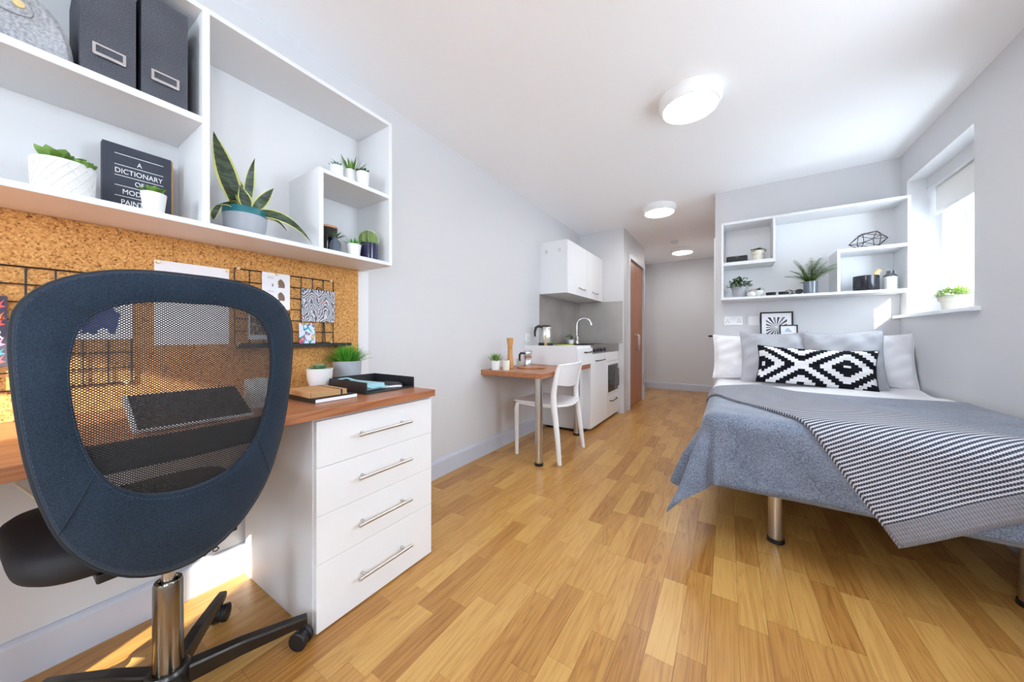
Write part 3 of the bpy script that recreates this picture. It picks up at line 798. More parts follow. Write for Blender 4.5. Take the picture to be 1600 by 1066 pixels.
# snake plant
t = thing('snake_plant', 'snake plant with arching variegated leaves in a grey pot with teal rim', 'plant', (-1.585, 0.540, ZS))
p = part(t, 'pot', MB().lathe([(0, 0), (0.050, 0), (0.057, 0.006), (0.066, 0.040), (0.070, 0.085)], 48), mat('pot_soft_grey', (170, 174, 182), 0.45), 40)
part(p, 'teal_rim', MB().lathe([(0.070, 0.085), (0.0705, 0.108), (0.070, 0.1105), (0.066, 0.1105), (0.065, 0.095), (0, 0.095)], 48), mat('glaze_teal', (24, 112, 122), 0.3), 40)
part(p, 'soil', MB().lathe([(0.0645, 0.096), (0.0645, 0.099), (0, 0.101)], 24), soil)
for (bx_, by_, d, L_, W_, bend, wave, tw) in (
        (0.0, -0.020, (0.06, -0.34, 1.0), 0.280, 0.072, -0.20, 0.02, 0.0),
        (0.012, 0.0, (0.06, 0.02, 1.0), 0.215, 0.034, 1.75, 0.05, 0.0),
        (0.006, 0.014, (0.12, 0.55, 1.0), 0.150, 0.040, 0.1, 0.10, 0.2),
        (0.0, -0.002, (0.02, -0.16, 1.0), 0.140, 0.044, 0.1, 0.08, 0.1),
        (0.016, -0.026, (0.40, -0.80, 1.25), 0.150, 0.062, 3.6, 0.10, 0.2),
        (0.030, 0.02, (0.75, 1.0, 0.45), 0.255, 0.046, 1.75, 0.08, 0.1),
        (0.01, 0.022, (0.2, 1.0, 0.60), 0.130, 0.034, 1.7, 0.08, 0.0),
        (0.024, 0.0, (0.25, -0.30, 1.0), 0.100, 0.048, 0.5, 0.05, 0.1)):
    part(t, 'leaf', MB().leaf((bx_, by_, 0.098), d, L_, W_, 0.005, bend=bend, n=14, kind='sword', wave=wave, twist=tw, cup=0.10, up=(1, 0, 0.25)), snake_m, 60)

# three little pots on the small box, nearest last
ZBX = 1.722
t = thing('potted_succulent', 'tiny blue-green succulent in a white pot, leftmost on the small box shelf', 'plant', (-1.560, 0.888, ZBX))
pot_obj(t, 0.028, 0.032, 0.078, ceramic_w); rosette(t, (0, 0, 0.074), 22, 0.036, 0.012, 0.006, green_blue, 11, el0=80, el1=25, kind='fat')
t = thing('potted_aloe', 'spiky green aloe in a white pot, middle of the small box shelf', 'plant', (-1.557, 0.960, ZBX))
pot_obj(t, 0.028, 0.033, 0.086, ceramic_w); grass(t, 0.086, 40, 0.092, 0.030, 0.013, green_grass, 12, 0.35)
t = thing('potted_succulent', 'low mossy succulent in a white pot, rightmost on the small box shelf', 'plant', (-1.496, 0.984, ZBX))
pot_obj(t, 0.026, 0.030, 0.072, ceramic_w); rosette(t, (0, 0, 0.068), 24, 0.036, 0.018, 0.008, green_dark, 13, el0=75, el1=5)
# inside the small box
t = thing('candle_jar', 'black candle jar with a thin copper rim inside the small box', 'candle', (-1.60, 0.868, ZS))
part(t, 'jar', MB().lathe([(0, 0), (0.041, 0), (0.043, 0.003), (0.043, 0.135), (0.041, 0.138), (0.039, 0.136), (0.039, 0.12), (0, 0.12)], 40), mat('black_glass', (18, 18, 20), 0.15), 40)
part(t, 'rim', MB().lathe([(0.0434, 0.130), (0.0434, 0.1385), (0.0406, 0.139)], 40), mat('copper', (190, 130, 90), 0.3, 0.9), 40)
t = thing('bottle_vase', 'small slate bottle vase with a spiky sprig inside the small box', 'vase', (-1.523, 0.862, ZS))
part(t, 'vase', MB().lathe([(0, 0), (0.022, 0), (0.025, 0.003), (0.025, 0.044), (0.020, 0.058), (0.010, 0.068), (0.010, 0.078), (0.008, 0.078), (0.007, 0.06), (0, 0.06)], 8), mat('slate_glaze', (92, 102, 116), 0.35), 20)
rosette(t, (0, 0, 0.072), 18, 0.050, 0.009, 0.004, green_dark, 15, el0=85, el1=15, kind='blade', bend=0.3)
t = thing('potted_plant', 'bright green spiky plant in a small white bowl pot inside the small box', 'plant', (-1.496, 0.936, ZS))
pot_obj(t, 0.026, 0.034, 0.054, ceramic_w, base=0.7); rosette(t, (0, 0, 0.046), 26, 0.056, 0.011, 0.004, green_bright, 16, el0=88, el1=20, kind='blade', bend=0.1)
t = thing('potted_cactus', 'round ribbed cactus in a glossy navy pot inside the small box', 'cactus', (-1.540, 1.044, ZS))
pot_obj(t, 0.045, 0.046, 0.088, mat('navy_glaze', (34, 36, 72), 0.12, coat=0.5))
cac = MB(); nn = 40
rings = []
for j in range(13):
    ph = -0.25 * pi + (0.75 * pi) * j / 12
    rings.append([((0.042 * cos(ph) * (1 + 0.13 * cos(10 * 2 * pi * k / nn))) * cos(2 * pi * k / nn), (0.042 * cos(ph) * (1 + 0.13 * cos(10 * 2 * pi * k / nn))) * sin(2 * pi * k / nn), 0.110 + 0.046 * sin(ph)) for k in range(nn)])
cac.add([p for r_ in rings for p in r_], [(j*nn+k, j*nn+(k+1) % nn, (j+1)*nn+(k+1) % nn, (j+1)*nn+k) for j in range(12) for k in range(nn)])
part(t, 'body', cac, leafmat('cactus_green', (104, 128, 60), (128, 148, 84)), 60)
sp = MB(); rr_ = random.Random(4)
for k in range(10):
    for j in range(3, 12):
        ph = -0.25 * pi + 0.75 * pi * j / 12; az = 2 * pi * k / 10
        p0 = V((0.047 * cos(ph) * cos(az), 0.047 * cos(ph) * sin(az), 0.110 + 0.046 * sin(ph)))
        for q in range(4):
            d = V((cos(az) * cos(ph), sin(az) * cos(ph), sin(ph))) + V((rr_.uniform(-.8, .8), rr_.uniform(-.8, .8), rr_.uniform(-.8, .8)))
            sp.cyl(p0, p0 + d.normalized() * 0.008, 0.0004, 0.0002, n=3)
part(t, 'spines', sp, mat('pale_spines', (220, 224, 206), 0.6), kind='stuff')

# ------------------------------------------------------------------ top shelf: pouch and files
ZM = 1.725
t = thing('felt_pouch', 'domed grey felt pouch with a studded flap on the top shelf', 'pouch', (-1.50, 0.0, ZM))
prof_ = [(0.128 * cos(pi * k / 24) , 0.175 * (sin(pi * k / 24)) ** 0.8) for k in range(25)]
def dome(th0, th1, sc, name, m):
    mb = MB(); n = len(prof_); layers = 7; vs = []
    for j in range(layers + 1):
        a = pi * j / layers; inset = sin(a) ** 0.35; x = th0 + (th1 - th0) * (1 - cos(a)) / 2
        s2 = sc * (0.90 + 0.10 * inset)
        vs += [(x, y * s2, z * s2) for y, z in prof_]
    fs = [(j*n+k, j*n+k+1, (j+1)*n+k+1, (j+1)*n+k) for j in range(layers) for k in range(n - 1)]
    fs += [tuple(range(n)), tuple(range(layers*n, layers*n+n))[::-1]] + [tuple([j*n for j in range(layers+1)] + [j*n + n - 1 for j in range(layers, -1, -1)])]
    return part(t, name, mb.add(vs, fs), m, 50)
dome(-0.13, 0.0, 1.0, 'body', pouch_m)
fl = [(-0.13, 0.075), (-0.02, 0.083), (0.040, 0.086), (0.056, 0.092), (0.062, 0.104), (0.056, 0.118), (0.03, 0.165), (0.0, 0.185), (-0.13, 0.185)]
mb = MB().add([(0.0, a, b * 0.94) for a, b in fl] + [(0.005, a, b * 0.94) for a, b in fl], [tuple(range(9, 18)), tuple(range(8, -1, -1))] + [(i, (i+1) % 9, 9 + (i+1) % 9, 9 + i) for i in range(9)])
f = part(t, 'flap', mb, pouch_m, bevel=0.001)
part(f, 'stud', MB().lathe([(0, 0), (0.010, 0), (0.009, 0.003), (0, 0.004)], 20), gold, 40, loc=(0.005, 0.040, 0.108), rot=(0, R(90), 0))
st = MB()
for k in range(22): st.cyl((0.0, -0.12 + 0.011 * k, 0.008), (0.0, -0.114 + 0.011 * k, 0.013), 0.0013, n=5)
part(t, 'stitching', st, mat('thread_white', (222, 222, 218), 0.8), kind='stuff')

def mag_file(y0, y1, label):
    t = thing('magazine_file', label, 'file box', (-1.482, (y0 + y1) / 2, ZM), group='charcoal magazine files')
    w_ = (y1 - y0) / 2; th = 0.003; D = 0.235; H = 0.315; HB = 0.315
    part(t, 'front_panel', bx(-th, 0, -w_, w_, 0, H), file_m, bevel=0.0008)
    for y in (-w_, w_ - th):
        pts = [(-D, 0), (-th, 0), (-th, H), (-0.10, H), (-D, HB * 0.9)]
        part(t, 'side_panel', MB().add([(a, y, b) for a, b in pts] + [(a, y + th, b) for a, b in pts], [tuple(range(5)), tuple(range(9, 4, -1))] + [(i, 5 + i, 5 + (i+1) % 5, (i+1) % 5) for i in range(5)]), file_m)
    part(t, 'back_panel', bx(-D, -D + th, -w_ + th, w_ - th, 0, HB * 0.88), file_m)
    part(t, 'base_panel', bx(-D + th, -th, -w_ + th, w_ - th, 0, th), file_m)
    hw = 0.031; z0, z1 = 0.062, 0.093
    h = MB().box(0, 0.003, -hw, hw, z1 - 0.005, z1).box(0, 0.003, -hw, -hw + 0.006, z0, z1 - 0.005).box(0, 0.003, hw - 0.006, hw, z0, z1 - 0.005).box(0, 0.004, -hw + 0.006, hw - 0.006, z0, z0 + 0.006)
    lh = part(t, 'label_holder', h, mat('nickel', (196, 192, 190), 0.35, 0.8))
    part(lh, 'pull_lip', MB().tube([(0.004, -hw + 0.002, z0 - 0.001), (0.009, 0.0, z0 - 0.003), (0.004, hw - 0.002, z0 - 0.001)], 0.0028, 8), MATS['nickel'], 40)
mag_file(0.134, 0.236, 'charcoal magazine file with metal label holder, beside the felt pouch')
mag_file(0.247, 0.350, 'charcoal magazine file with metal label holder, against the shelf divider')

# ------------------------------------------------------------------ things on the desk
ZD = 0.756
t = thing('notebook', 'black notebook with white page edges, under the kraft notebook', 'notebook', (-1.36, 0.715, ZD), R(1))
part(t, 'page_block', bx(-0.108, 0.110, -0.082, 0.080, 0.002, 0.014), paper_w)
part(t, 'cover', bx(-0.11, 0.11, -0.084, 0.080, 0, 0.002).box(-0.11, 0.11, -0.084, -0.0825, 0.0019, 0.0142).box(-0.11, 0.11, -0.084, 0.080, 0.014, 0.016), black_mt)
t = thing('notebook', 'kraft paper notebook closed with a black elastic band', 'notebook', (-1.375, 0.705, ZD + 0.0162), R(-2))
kraft = mat('kraft_card', (196, 152, 104), 0.85, vary=0.06, scale=60)
part(t, 'page_block', bx(-0.093, 0.095, -0.066, 0.068, 0.002, 0.017), mat('kraft_pages', (190, 150, 104), 0.9))
part(t, 'cover', bx(-0.095, 0.095, -0.070, 0.070, 0, 0.002).box(-0.095, 0.095, -0.070, -0.068, 0.0019, 0.0171).box(-0.095, 0.095, -0.070, 0.070, 0.017, 0.019), kraft)
part(t, 'elastic_band', bx(-0.0958, 0.0958, 0.044, 0.050, 0.0191, 0.0197).box(0.0952, 0.0958, 0.044, 0.050, 0.0002, 0.0191), black_mt)

t = thing('letter_tray', 'black open letter tray at the end of the desk', 'tray', (0, 0, ZD))
tm = mat('tray_black', (34, 32, 34), 0.5)
part(t, 'base', bx(-1.56, -1.262, 0.850, 1.092, 0.0, 0.006), tm)
part(t, 'side_wall', bx(-1.56, -1.262, 0.844, 0.850, 0.0, 0.050), tm, bevel=0.001)
part(t, 'side_wall', bx(-1.56, -1.262, 1.092, 1.098, 0.0, 0.050), tm, bevel=0.001)
part(t, 'back_wall', bx(-1.566, -1.560, 0.844, 1.098, 0.0, 0.050), tm, bevel=0.001)
t = thing('scarf', 'pale blue folded cloth lying in the letter tray', 'cloth', (-1.42, 0.925, ZD + 0.0065), R(4))
part(t, 'cloth', MB().grid(26, 20, lambda u, v: (-0.115 + 0.23 * u, -0.055 + 0.125 * v, 0.034 + 0.010 * sin(4 * u + 3 * v) - 0.022 * v * v - 0.012 * max(0, u - .8) * 5 + 0.002 * sin(20 * u) * cos(14 * v))), mat('pale_blue_cotton', (160, 206, 216), 0.85), 60)
o = part(t, 'fold', bx(-0.11, 0.10, -0.052, 0.05, 0.0, 0.026), MATS['pale_blue_cotton'], bevel=0.006)
t = thing('glasses_case', 'dark glasses pouch in the letter tray beside the blue cloth', 'case', (-1.36, 1.030, ZD + 0.0065), R(14))
part(t, 'pouch', MB().lathe([(0, 0), (0.042, 0.002), (0.048, 0.010), (0.040, 0.018), (0, 0.021)], 28), mat('dark_grey_fabric', (56, 57, 62), 0.85), 40).scale = (1.5, 0.75, 1)
t = thing('pen', 'white pen lying in the letter tray', 'pen', (-1.315, 0.985, ZD + 0.0115), R(60))
part(t, 'barrel', MB().lathe([(0, -0.065), (0.0035, -0.064), (0.005, -0.05), (0.005, 0.06), (0.003, 0.066), (0, 0.067)], 14), ceramic_w, 40, rot=(0, R(90), 0))
part(t, 'clip', bx(0.02, 0.06, -0.001, 0.001, 0.005, 0.0068), chrome)

t = thing('potted_succulent', 'grey-green succulent in a scalloped white pot behind the notebooks', 'plant', (-1.585, 0.825, ZD))
pr = [(0, 0), (0.030, 0), (0.036, 0.006), (0.046, 0.030), (0.052, 0.060), (0.0535, 0.094)]
p = part(t, 'pot', MB().lathe(pr + [(0.051, 0.096), (0.049, 0.094), (0.048, 0.078), (0, 0.078)], 48), ceramic_w, 40)
sc_ = MB()
for k in range(26):
    a = 2 * pi * k / 26; sc_.tube([(0.0532 * cos(a - .11), 0.0532 * sin(a - .11), 0.095), (0.0535 * cos(a), 0.0535 * sin(a), 0.090), (0.0532 * cos(a + .11), 0.0532 * sin(a + .11), 0.095)], 0.0016, 5)
part(p, 'scalloped_edge', sc_, ceramic_w, 40, kind='stuff')
part(p, 'soil', MB().lathe([(0.0475, 0.079), (0.0475, 0.082), (0, 0.083)], 20), soil)
rosette(t, (0, 0, 0.082), 26, 0.052, 0.020, 0.007, green_sage, 21, el0=75, el1=14)
t = thing('potted_grass', 'bushy green grass in a pale grey pot at the desk corner', 'plant', (-1.630, 0.985, ZD))
pot_obj(t, 0.062, 0.066, 0.118, grey_pot)
grass(t, 0.118, 330, 0.112, 0.064, 0.007, green_bright, 22, 0.55)

# tablet seen through the chair mesh
t = thing('tablet', 'dark-screened white tablet propped at a low angle on the desk behind the chair', 'tablet', (-1.218, 0.312, ZD), R(-2))
alu = mat('tablet_white', (232, 232, 236), 0.3)
scr = part(t, 'body', bx(-0.004, 0.004, -0.124, 0.124, 0.0, 0.178), alu, bevel=0.003, loc=(0, 0, 0.006), rot=(0, R(-66), 0))
part(scr, 'screen', bx(0.0041, 0.0048, -0.114, 0.121, 0.006, 0.172), mat('screen_black', (12, 13, 17), 0.3))
part(t, 'kickstand', bx(-0.002, 0.002, -0.09, 0.09, 0.0, 0.058), alu, loc=(-0.150, 0, 0.001), rot=(0, R(12), 0))
t = thing('mug', 'plain white mug beside the tablet on the desk', 'mug', (-1.37, 0.505, ZD))
part(t, 'cup', MB().lathe([(0, 0), (0.034, 0), (0.038, 0.004), (0.040, 0.095), (0.037, 0.095), (0.035, 0.01), (0, 0.01)], 36), ceramic_w, 40)
part(t, 'handle', MB().tube([(0.038, 0, 0.075), (0.058, 0, 0.070), (0.064, 0, 0.05), (0.056, 0, 0.03), (0.037, 0, 0.024)], 0.005, 8), ceramic_w, 40)

# ------------------------------------------------------------------ office chair
CY = 0.240; CX = -1.245; HY_ = 0.258
t = thing('office_chair', 'navy fabric swivel chair with an oval mesh back, pulled up to the desk', 'chair', (CX, CY, 0))
def bx_surf(dy, z):                       # back surface in chair coordinates (the seat faces -X)
    return 0.250 + 0.10 * (z - 0.8) - 0.050 * (dy / 0.22) ** 2 - 0.035 * ((z - 0.82) / 0.33) ** 2
OUT = [(0, 1.132), (0.08, 1.130), (0.14, 1.116), (0.185, 1.090), (0.213, 1.050), (0.220, 1.0), (0.218, 0.93), (0.212, 0.85), (0.203, 0.77), (0.188, 0.69), (0.165, 0.61), (0.13, 0.545), (0.085, 0.497), (0.04, 0.472), (0, 0.466)]
INN = [(0, 1.070), (0.06, 1.069), (0.11, 1.055), (0.145, 1.022), (0.158, 0.97), (0.160, 0.92), (0.155, 0.86), (0.145, 0.80), (0.128, 0.745), (0.10, 0.700), (0.06, 0.672), (0, 0.660)]
def resample(pts, n):
    # Catmull-Rom through the points, then equal arc length
    P = [V((a, b)) for a, b in pts]; P = [V((-P[1].x, P[1].y))] + P + [V((-P[-2].x, P[-2].y))]
    d = []
    for i in range(1, len(P) - 2):
        for k in range(12):
            u = k / 12; a, b, c, e = P[i-1], P[i], P[i+1], P[i+2]
            d.append(0.5 * (2*b + (c - a) * u + (2*a - 5*b + 4*c - e) * u*u + (3*b - a - 3*c + e) * u**3))
    d.append(P[-2]); L_ = [0]
    for a, b in zip(d, d[1:]): L_.append(L_[-1] + (b - a).length)
    out = []; j = 0
    for i in range(n + 1):
        s = L_[-1] * i / n
        while j < len(L_) - 2 and L_[j + 1] < s: j += 1
        u = (s - L_[j]) / max(1e-9, L_[j + 1] - L_[j]); out.append(d[j].lerp(d[j + 1], u))
    return out
NH = 44
def loop(pts):
    h = resample(pts, NH)
    return [(p.x, p.y) for p in h] + [(-p.x, p.y) for p in h[-2:0:-1]]
outl, innl = loop(OUT), loop(INN)
NL = len(outl)
sect = [(0.0, 0.0), (0.015, 0.007), (0.10, 0.0105), (0.5, 0.012), (0.90, 0.0105), (0.985, 0.007), (1.0, 0.0)]
sect = sect + [(a, -b) for a, b in sect[-2:0:-1]]
ring = MB(); vs = []
for i in range(NL):
    for f_, th_ in sect:
        dy = innl[i][0] + (outl[i][0] - innl[i][0]) * f_; z = innl[i][1] + (outl[i][1] - innl[i][1]) * f_
        vs.append((bx_surf(dy, z) + th_, dy, z))
ns = len(sect)
ring.add(vs, [(i*ns+k, i*ns+(k+1) % ns, ((i+1) % NL)*ns+(k+1) % ns, ((i+1) % NL)*ns+k) for i in range(NL) for k in range(ns)])
fr = part(t, 'back_frame', ring, chair_fab, 50)
def onback(i, f_, off):
    dy = innl[i][0] + (outl[i][0] - innl[i][0]) * f_; z = innl[i][1] + (outl[i][1] - innl[i][1]) * f_
    return (bx_surf(dy, z) + off, dy, z)
seam_m = mat('seam_thread', (30, 40, 52), 0.9); stitch_m = mat('stitch_thread', (58, 74, 94), 0.9)
for i in (10, 32, NL - 10, NL - 32):
    part(fr, 'seam', MB().tube([onback(i, 0.02 + 0.96 * q / 8, 0.0124 - 0.004 * abs(q / 4 - 1) ** 4) for q in range(9)], 0.0012, 5), seam_m)
for f_, nm in ((0.06, 'inner_stitching'), (0.93, 'outer_stitching')):
    sm = MB()
    for i in range(NL):
        a = V(onback(i, f_, 0.0098)); b = V(onback((i + 1) % NL, f_, 0.0098))
        for q in range(2): sm.cyl(a.lerp(b, (q + 0.15) / 2), a.lerp(b, (q + 0.75) / 2), 0.0005, n=4)
    part(fr, nm, sm, stitch_m, kind='stuff')
piping = MB().tube([onback(i, 1.0, 0.0) for i in range(NL)], 0.0045, 6, closed=True)
part(fr, 'piping', piping, mat('piping_dark', (30, 36, 44), 0.8), 60)
# the see-through mesh: two families of fine strands
mesh = MB()
poly = innl
def clip(c, s):
    """points on the line z = c + s*dy inside the inner outline"""
    xs = []
    for i in range(NL):
        (y0, z0), (y1, z1) = poly[i], poly[(i + 1) % NL]
        g0, g1 = z0 - c - s * y0, z1 - c - s * y1
        if g0 * g1 < 0:
            k = g0 / (g0 - g1); xs.append(y0 + (y1 - y0) * k)
    xs.sort(); return xs
sl = 0.80; c = 0.45
while c < 1.30:
    for s in (sl, -sl):
        xs = clip(c, s)
        if len(xs) >= 2 and xs[-1] - xs[0] > 0.004:
            a, b = xs[0], xs[-1]; n = max(2, int((b - a) / 0.03) + 1)
            pts = [(bx_surf(y, c + s * y) - 0.001, y, c + s * y) for y in [a + (b - a) * k / n for k in range(n + 1)]]
            mesh.tube(pts, 0.00125, 4, up=(1, 0, 0), flat=0.5)
    c += 0.0050
part(t, 'back_mesh', mesh, chair_mesh_m, kind='stuff', label='black see-through mesh')
# lumbar band across the front of the back
lum = MB().grid(24, 6, lambda u, v: (bx_surf(-0.185 + 0.37 * u, 0.722 + 0.060 * v) - 0.028 - 0.012 * sin(pi * u) + 0.006 * (2 * v - 1) ** 2, -0.185 + 0.37 * u, 0.722 + 0.060 * v))
lum.grid(24, 6, lambda u, v: (bx_surf(-0.185 + 0.37 * u, 0.722 + 0.060 * v) - 0.040 - 0.012 * sin(pi * u) - 0.006 * (2 * v - 1) ** 2, -0.185 + 0.37 * u, 0.722 + 0.060 * v))
part(t, 'lumbar_support', lum, mat('lumbar_navy', (28, 36, 50), 0.8), 50)
# seat: a rounded square cushion with a boxed edge
def seat_fn(z0, z1, hw, x0, x1):
    mb = MB(); n = 64; rows = [(0.0, z0), (0.93, z0), (0.985, z0 + 0.010), (1.0, z0 + 0.024), (1.0, z1 - 0.026), (0.985, z1 - 0.010), (0.93, z1), (0.5, z1 + 0.006), (0.0, z1 + 0.004)]
    def se(a):
        c_, s_ = cos(a), sin(a); e = 2 / 4.2
        return (abs(c_) ** e * (1 if c_ >= 0 else -1), abs(s_) ** e * (1 if s_ >= 0 else -1))
    vs = []
    for f_, z in rows:
        for k in range(n):
            a, b = se(2 * pi * k / n)
            vs.append(((x0 + x1) / 2 + (x1 - x0) / 2 * a * f_, hw * b * f_ * (1 - 0.05 * a) - 0.018, z - 0.018 * max(0, -a * f_ - 0.5)))
    mb.add(vs, [(j*n+k, j*n+(k+1) % n, (j+1)*n+(k+1) % n, (j+1)*n+k) for j in range(len(rows) - 1) for k in range(n)])
    return mb
st = part(t, 'seat', seat_fn(0.500, 0.564, 0.210, -0.285, 0.150), seat_m, 55)
part(t, 'seat_pan', bx(-0.16, 0.14, -0.12, 0.12, 0.480, 0.500), black_pl, bevel=0.004)
part(t, 'back_bracket', MB().tube([(0.02, 0, 0.487), (0.12, 0, 0.480), (0.155, 0, 0.505), (0.176, 0, 0.60)], 0.022, 8, flat=0.4), black_pl, 40)
sp = MB()
for k in range(2): sp.tube([(0.165, 0.045 + 0.022 * k + 0.006 * cos(q * 1.2), 0.466 + 0.005 * sin(q * 1.2)) for q in range(7)], 0.0013, 6)
part(t, 'springs', sp, wire_m, kind='stuff')
by = HY_ - CY; bxo = -1.255 - CX
part(t, 'gas_lift', MB().cyl((bxo, by, 0.33), (bxo, by, 0.482), 0.014, n=20), steel, 40)
part(t, 'column', MB().lathe([(0, 0.06), (0.030, 0.06), (0.030, 0.345), (0.027, 0.352), (0.020, 0.352), (0.018, 0.345)], 32, (bxo, by, 0)), bronze_chrome, 40)
part(t, 'hub', MB().lathe([(0, 0.055), (0.040, 0.055), (0.046, 0.065), (0.046, 0.108), (0.038, 0.118), (0.031, 0.118)], 32, (bxo, by, 0)), dark_metal, 40)
a0 = atan2(0.551 - HY_, -1.155 + 1.255)
for k in range(5):
    a = a0 + 2 * pi * k / 5; u = V((cos(a), sin(a), 0)); s = V((-sin(a), cos(a), 0)); o_ = V((bxo, by, 0))
    secs = [(0.035, 0.019, 0.060, 0.110), (0.15, 0.017, 0.068, 0.110), (0.29, 0.0145, 0.068, 0.098), (0.318, 0.013, 0.070, 0.095)]
    mb = MB(); vs = []
    for r_, hw, z0, z1 in secs:
        vs += [o_ + u * r_ - s * hw * 0.8 + V((0, 0, z0)), o_ + u * r_ + s * hw * 0.8 + V((0, 0, z0)), o_ + u * r_ + s * hw + V((0, 0, z1 - 0.006)), o_ + u * r_ + s * hw * 0.75 + V((0, 0, z1)), o_ + u * r_ - s * hw * 0.75 + V((0, 0, z1)), o_ + u * r_ - s * hw + V((0, 0, z1 - 0.006))]
    mb.add(vs, [(j*6+i, j*6+(i+1) % 6, (j+1)*6+(i+1) % 6, (j+1)*6+i) for j in range(3) for i in range(6)] + [tuple(range(5, -1, -1)), tuple(range(18, 24))])
    lg = part(t, 'base_leg', mb, dark_metal, bevel=0.002)
    ax = s if k % 2 else (s * 0.7 + u * 0.7).normalized()
    cc = o_ + u * 0.302 + V((0, 0, 0.0285))
    for sgn in (-1, 1):
        part(lg, 'caster_wheel', MB().cyl(cc + ax * sgn * 0.007, cc + ax * sgn * 0.022, 0.0285, n=28), black_pl, 40, bevel=0.003)
    part(lg, 'caster_hood', MB().cyl(cc - ax * 0.006, cc + ax * 0.006, 0.024, n=20).cyl(o_ + u * 0.302 + V((0, 0, 0.045)), o_ + u * 0.302 + V((0, 0, 0.075)), 0.007, n=10), black_pl, 40)

# ------------------------------------------------------------------ breakfast table
ZT = 0.720
t = thing('breakfast_table', 'walnut breakfast table fixed to the wall on steel tube legs', 'table', (0, 0, 0))
part(t, 'tabletop', bx(XL + 0.001, -1.165, 2.215, 3.27, ZT - 0.040, ZT), walnut_m, bevel=0.002)
part(t, 'wall_batten', bx(XL + 0.001, XL + 0.12, 2.40, 3.10, ZT - 0.058, ZT - 0.040), walnut_m)
for x, y in ((-1.235, 2.304), (-1.290, 3.215)):
    l = part(t, 'leg', MB().cyl((x, y, 0.022), (x, y, ZT - 0.040), 0.030, n=28), steel, 40)
    part(l, 'foot_cap', MB().lathe([(0, 0), (0.034, 0), (0.035, 0.004), (0.034, 0.022), (0, 0.022)], 28, (x, y, 0)), black_pl, 40)

# white plastic chair tucked under it
t = thing('dining_chair', 'white plastic dining chair tucked under the breakfast table', 'chair', (0, 0, 0))
wp = mat('white_plastic', (240, 240, 242), 0.35)
sg = MB()
def seatf(u, v, dz):
    x = -1.530 + 0.40 * u; y = 2.425 + 0.44 * v
    dip = -0.012 * sin(pi * v) * sin(pi * min(1, u * 1.1)) - 0.014 * max(0, u - 0.75) * 4 * sin(pi * v) + 0.010 * (1 - u)
    bow = 0.035 * sin(pi * v) * max(0, u - 0.5) * 2
    return (x + bow, y, 0.452 + dip + dz)
sg.grid(18, 18, lambda u, v: seatf(u, v, 0)); sg.grid(18, 18, lambda u, v: seatf(u, 1 - v, -0.014))
part(t, 'seat', sg, wp, 50)
edge = [seatf(k / 18, 0, -0.007) for k in range(19)] + [seatf(1, k / 18, -0.007) for k in range(1, 19)] + [seatf(1 - k / 18, 1, -0.007) for k in range(1, 19)] + [seatf(0, 1 - k / 18, -0.007) for k in range(1, 18)]
part(t, 'seat_edge', MB().tube(edge, 0.0085, 8, closed=True), wp, 50)
posts = {2.395: 1, 2.880: -1}
def post_pts(y, s):
    base = [(-1.098, y - 0.008 * s, 0.0), (-1.118, y, 0.18), (-1.142, y + 0.006 * s, 0.36), (-1.158, y + 0.010 * s, 0.46), (-1.160, y + 0.012 * s, 0.54), (-1.148, y + 0.014 * s, 0.63), (-1.128, y + 0.016 * s, 0.71), (-1.108, y + 0.018 * s, 0.775)]
    return base
for y, s in posts.items():
    part(t, 'back_leg', MB().tube(post_pts(y, s), [0.017, 0.021, 0.024, 0.0255, 0.025, 0.024, 0.021, 0.016], 10, flat=0.75, up=(0, 1, 0)), wp, 50)
for y, s in ((2.430, 1), (2.860, -1)):
    part(t, 'front_leg', MB().tube([(-1.515, y, 0.0), (-1.517, y + 0.002 * s, 0.2), (-1.520, y + 0.006 * s, 0.38), (-1.515, y + 0.012 * s, 0.428), (-1.49, y + 0.016 * s, 0.440)], [0.015, 0.018, 0.021, 0.019, 0.013], 10, flat=0.85, up=(0, 1, 0)), wp, 50)
    part(t, 'side_rail', MB().tube([(-1.50, y + 0.012 * s, 0.436), (-1.33, y + 0.006 * s, 0.428), (-1.165, y - 0.010 * s, 0.436)], 0.012, 8), wp, 50)
def backf(u, v, off):
    y = 2.410 + 0.455 * u; bow = 0.055 * sin(pi * u)
    z = 0.622 + 0.150 * v - 0.030 * sin(pi * u) * (1 - v) + 0.004 * sin(pi * u) * v
    return (-1.155 + 0.047 * v + off - bow * 0.0 + bow, y, z)
bkm = MB().grid(22, 8, lambda u, v: backf(u, v, 0.008)).grid(22, 8, lambda u, v: backf(1 - u, v, -0.006))
part(t, 'backrest', bkm, wp, 50)
ed = [backf(k / 22, 0, 0.001) for k in range(23)] + [backf(1, 1, 0.001)] + [backf(1 - k / 22, 1, 0.001) for k in range(1, 23)]
part(t, 'backrest_edge', MB().tube(ed, 0.0075, 8, closed=True), wp, 50)

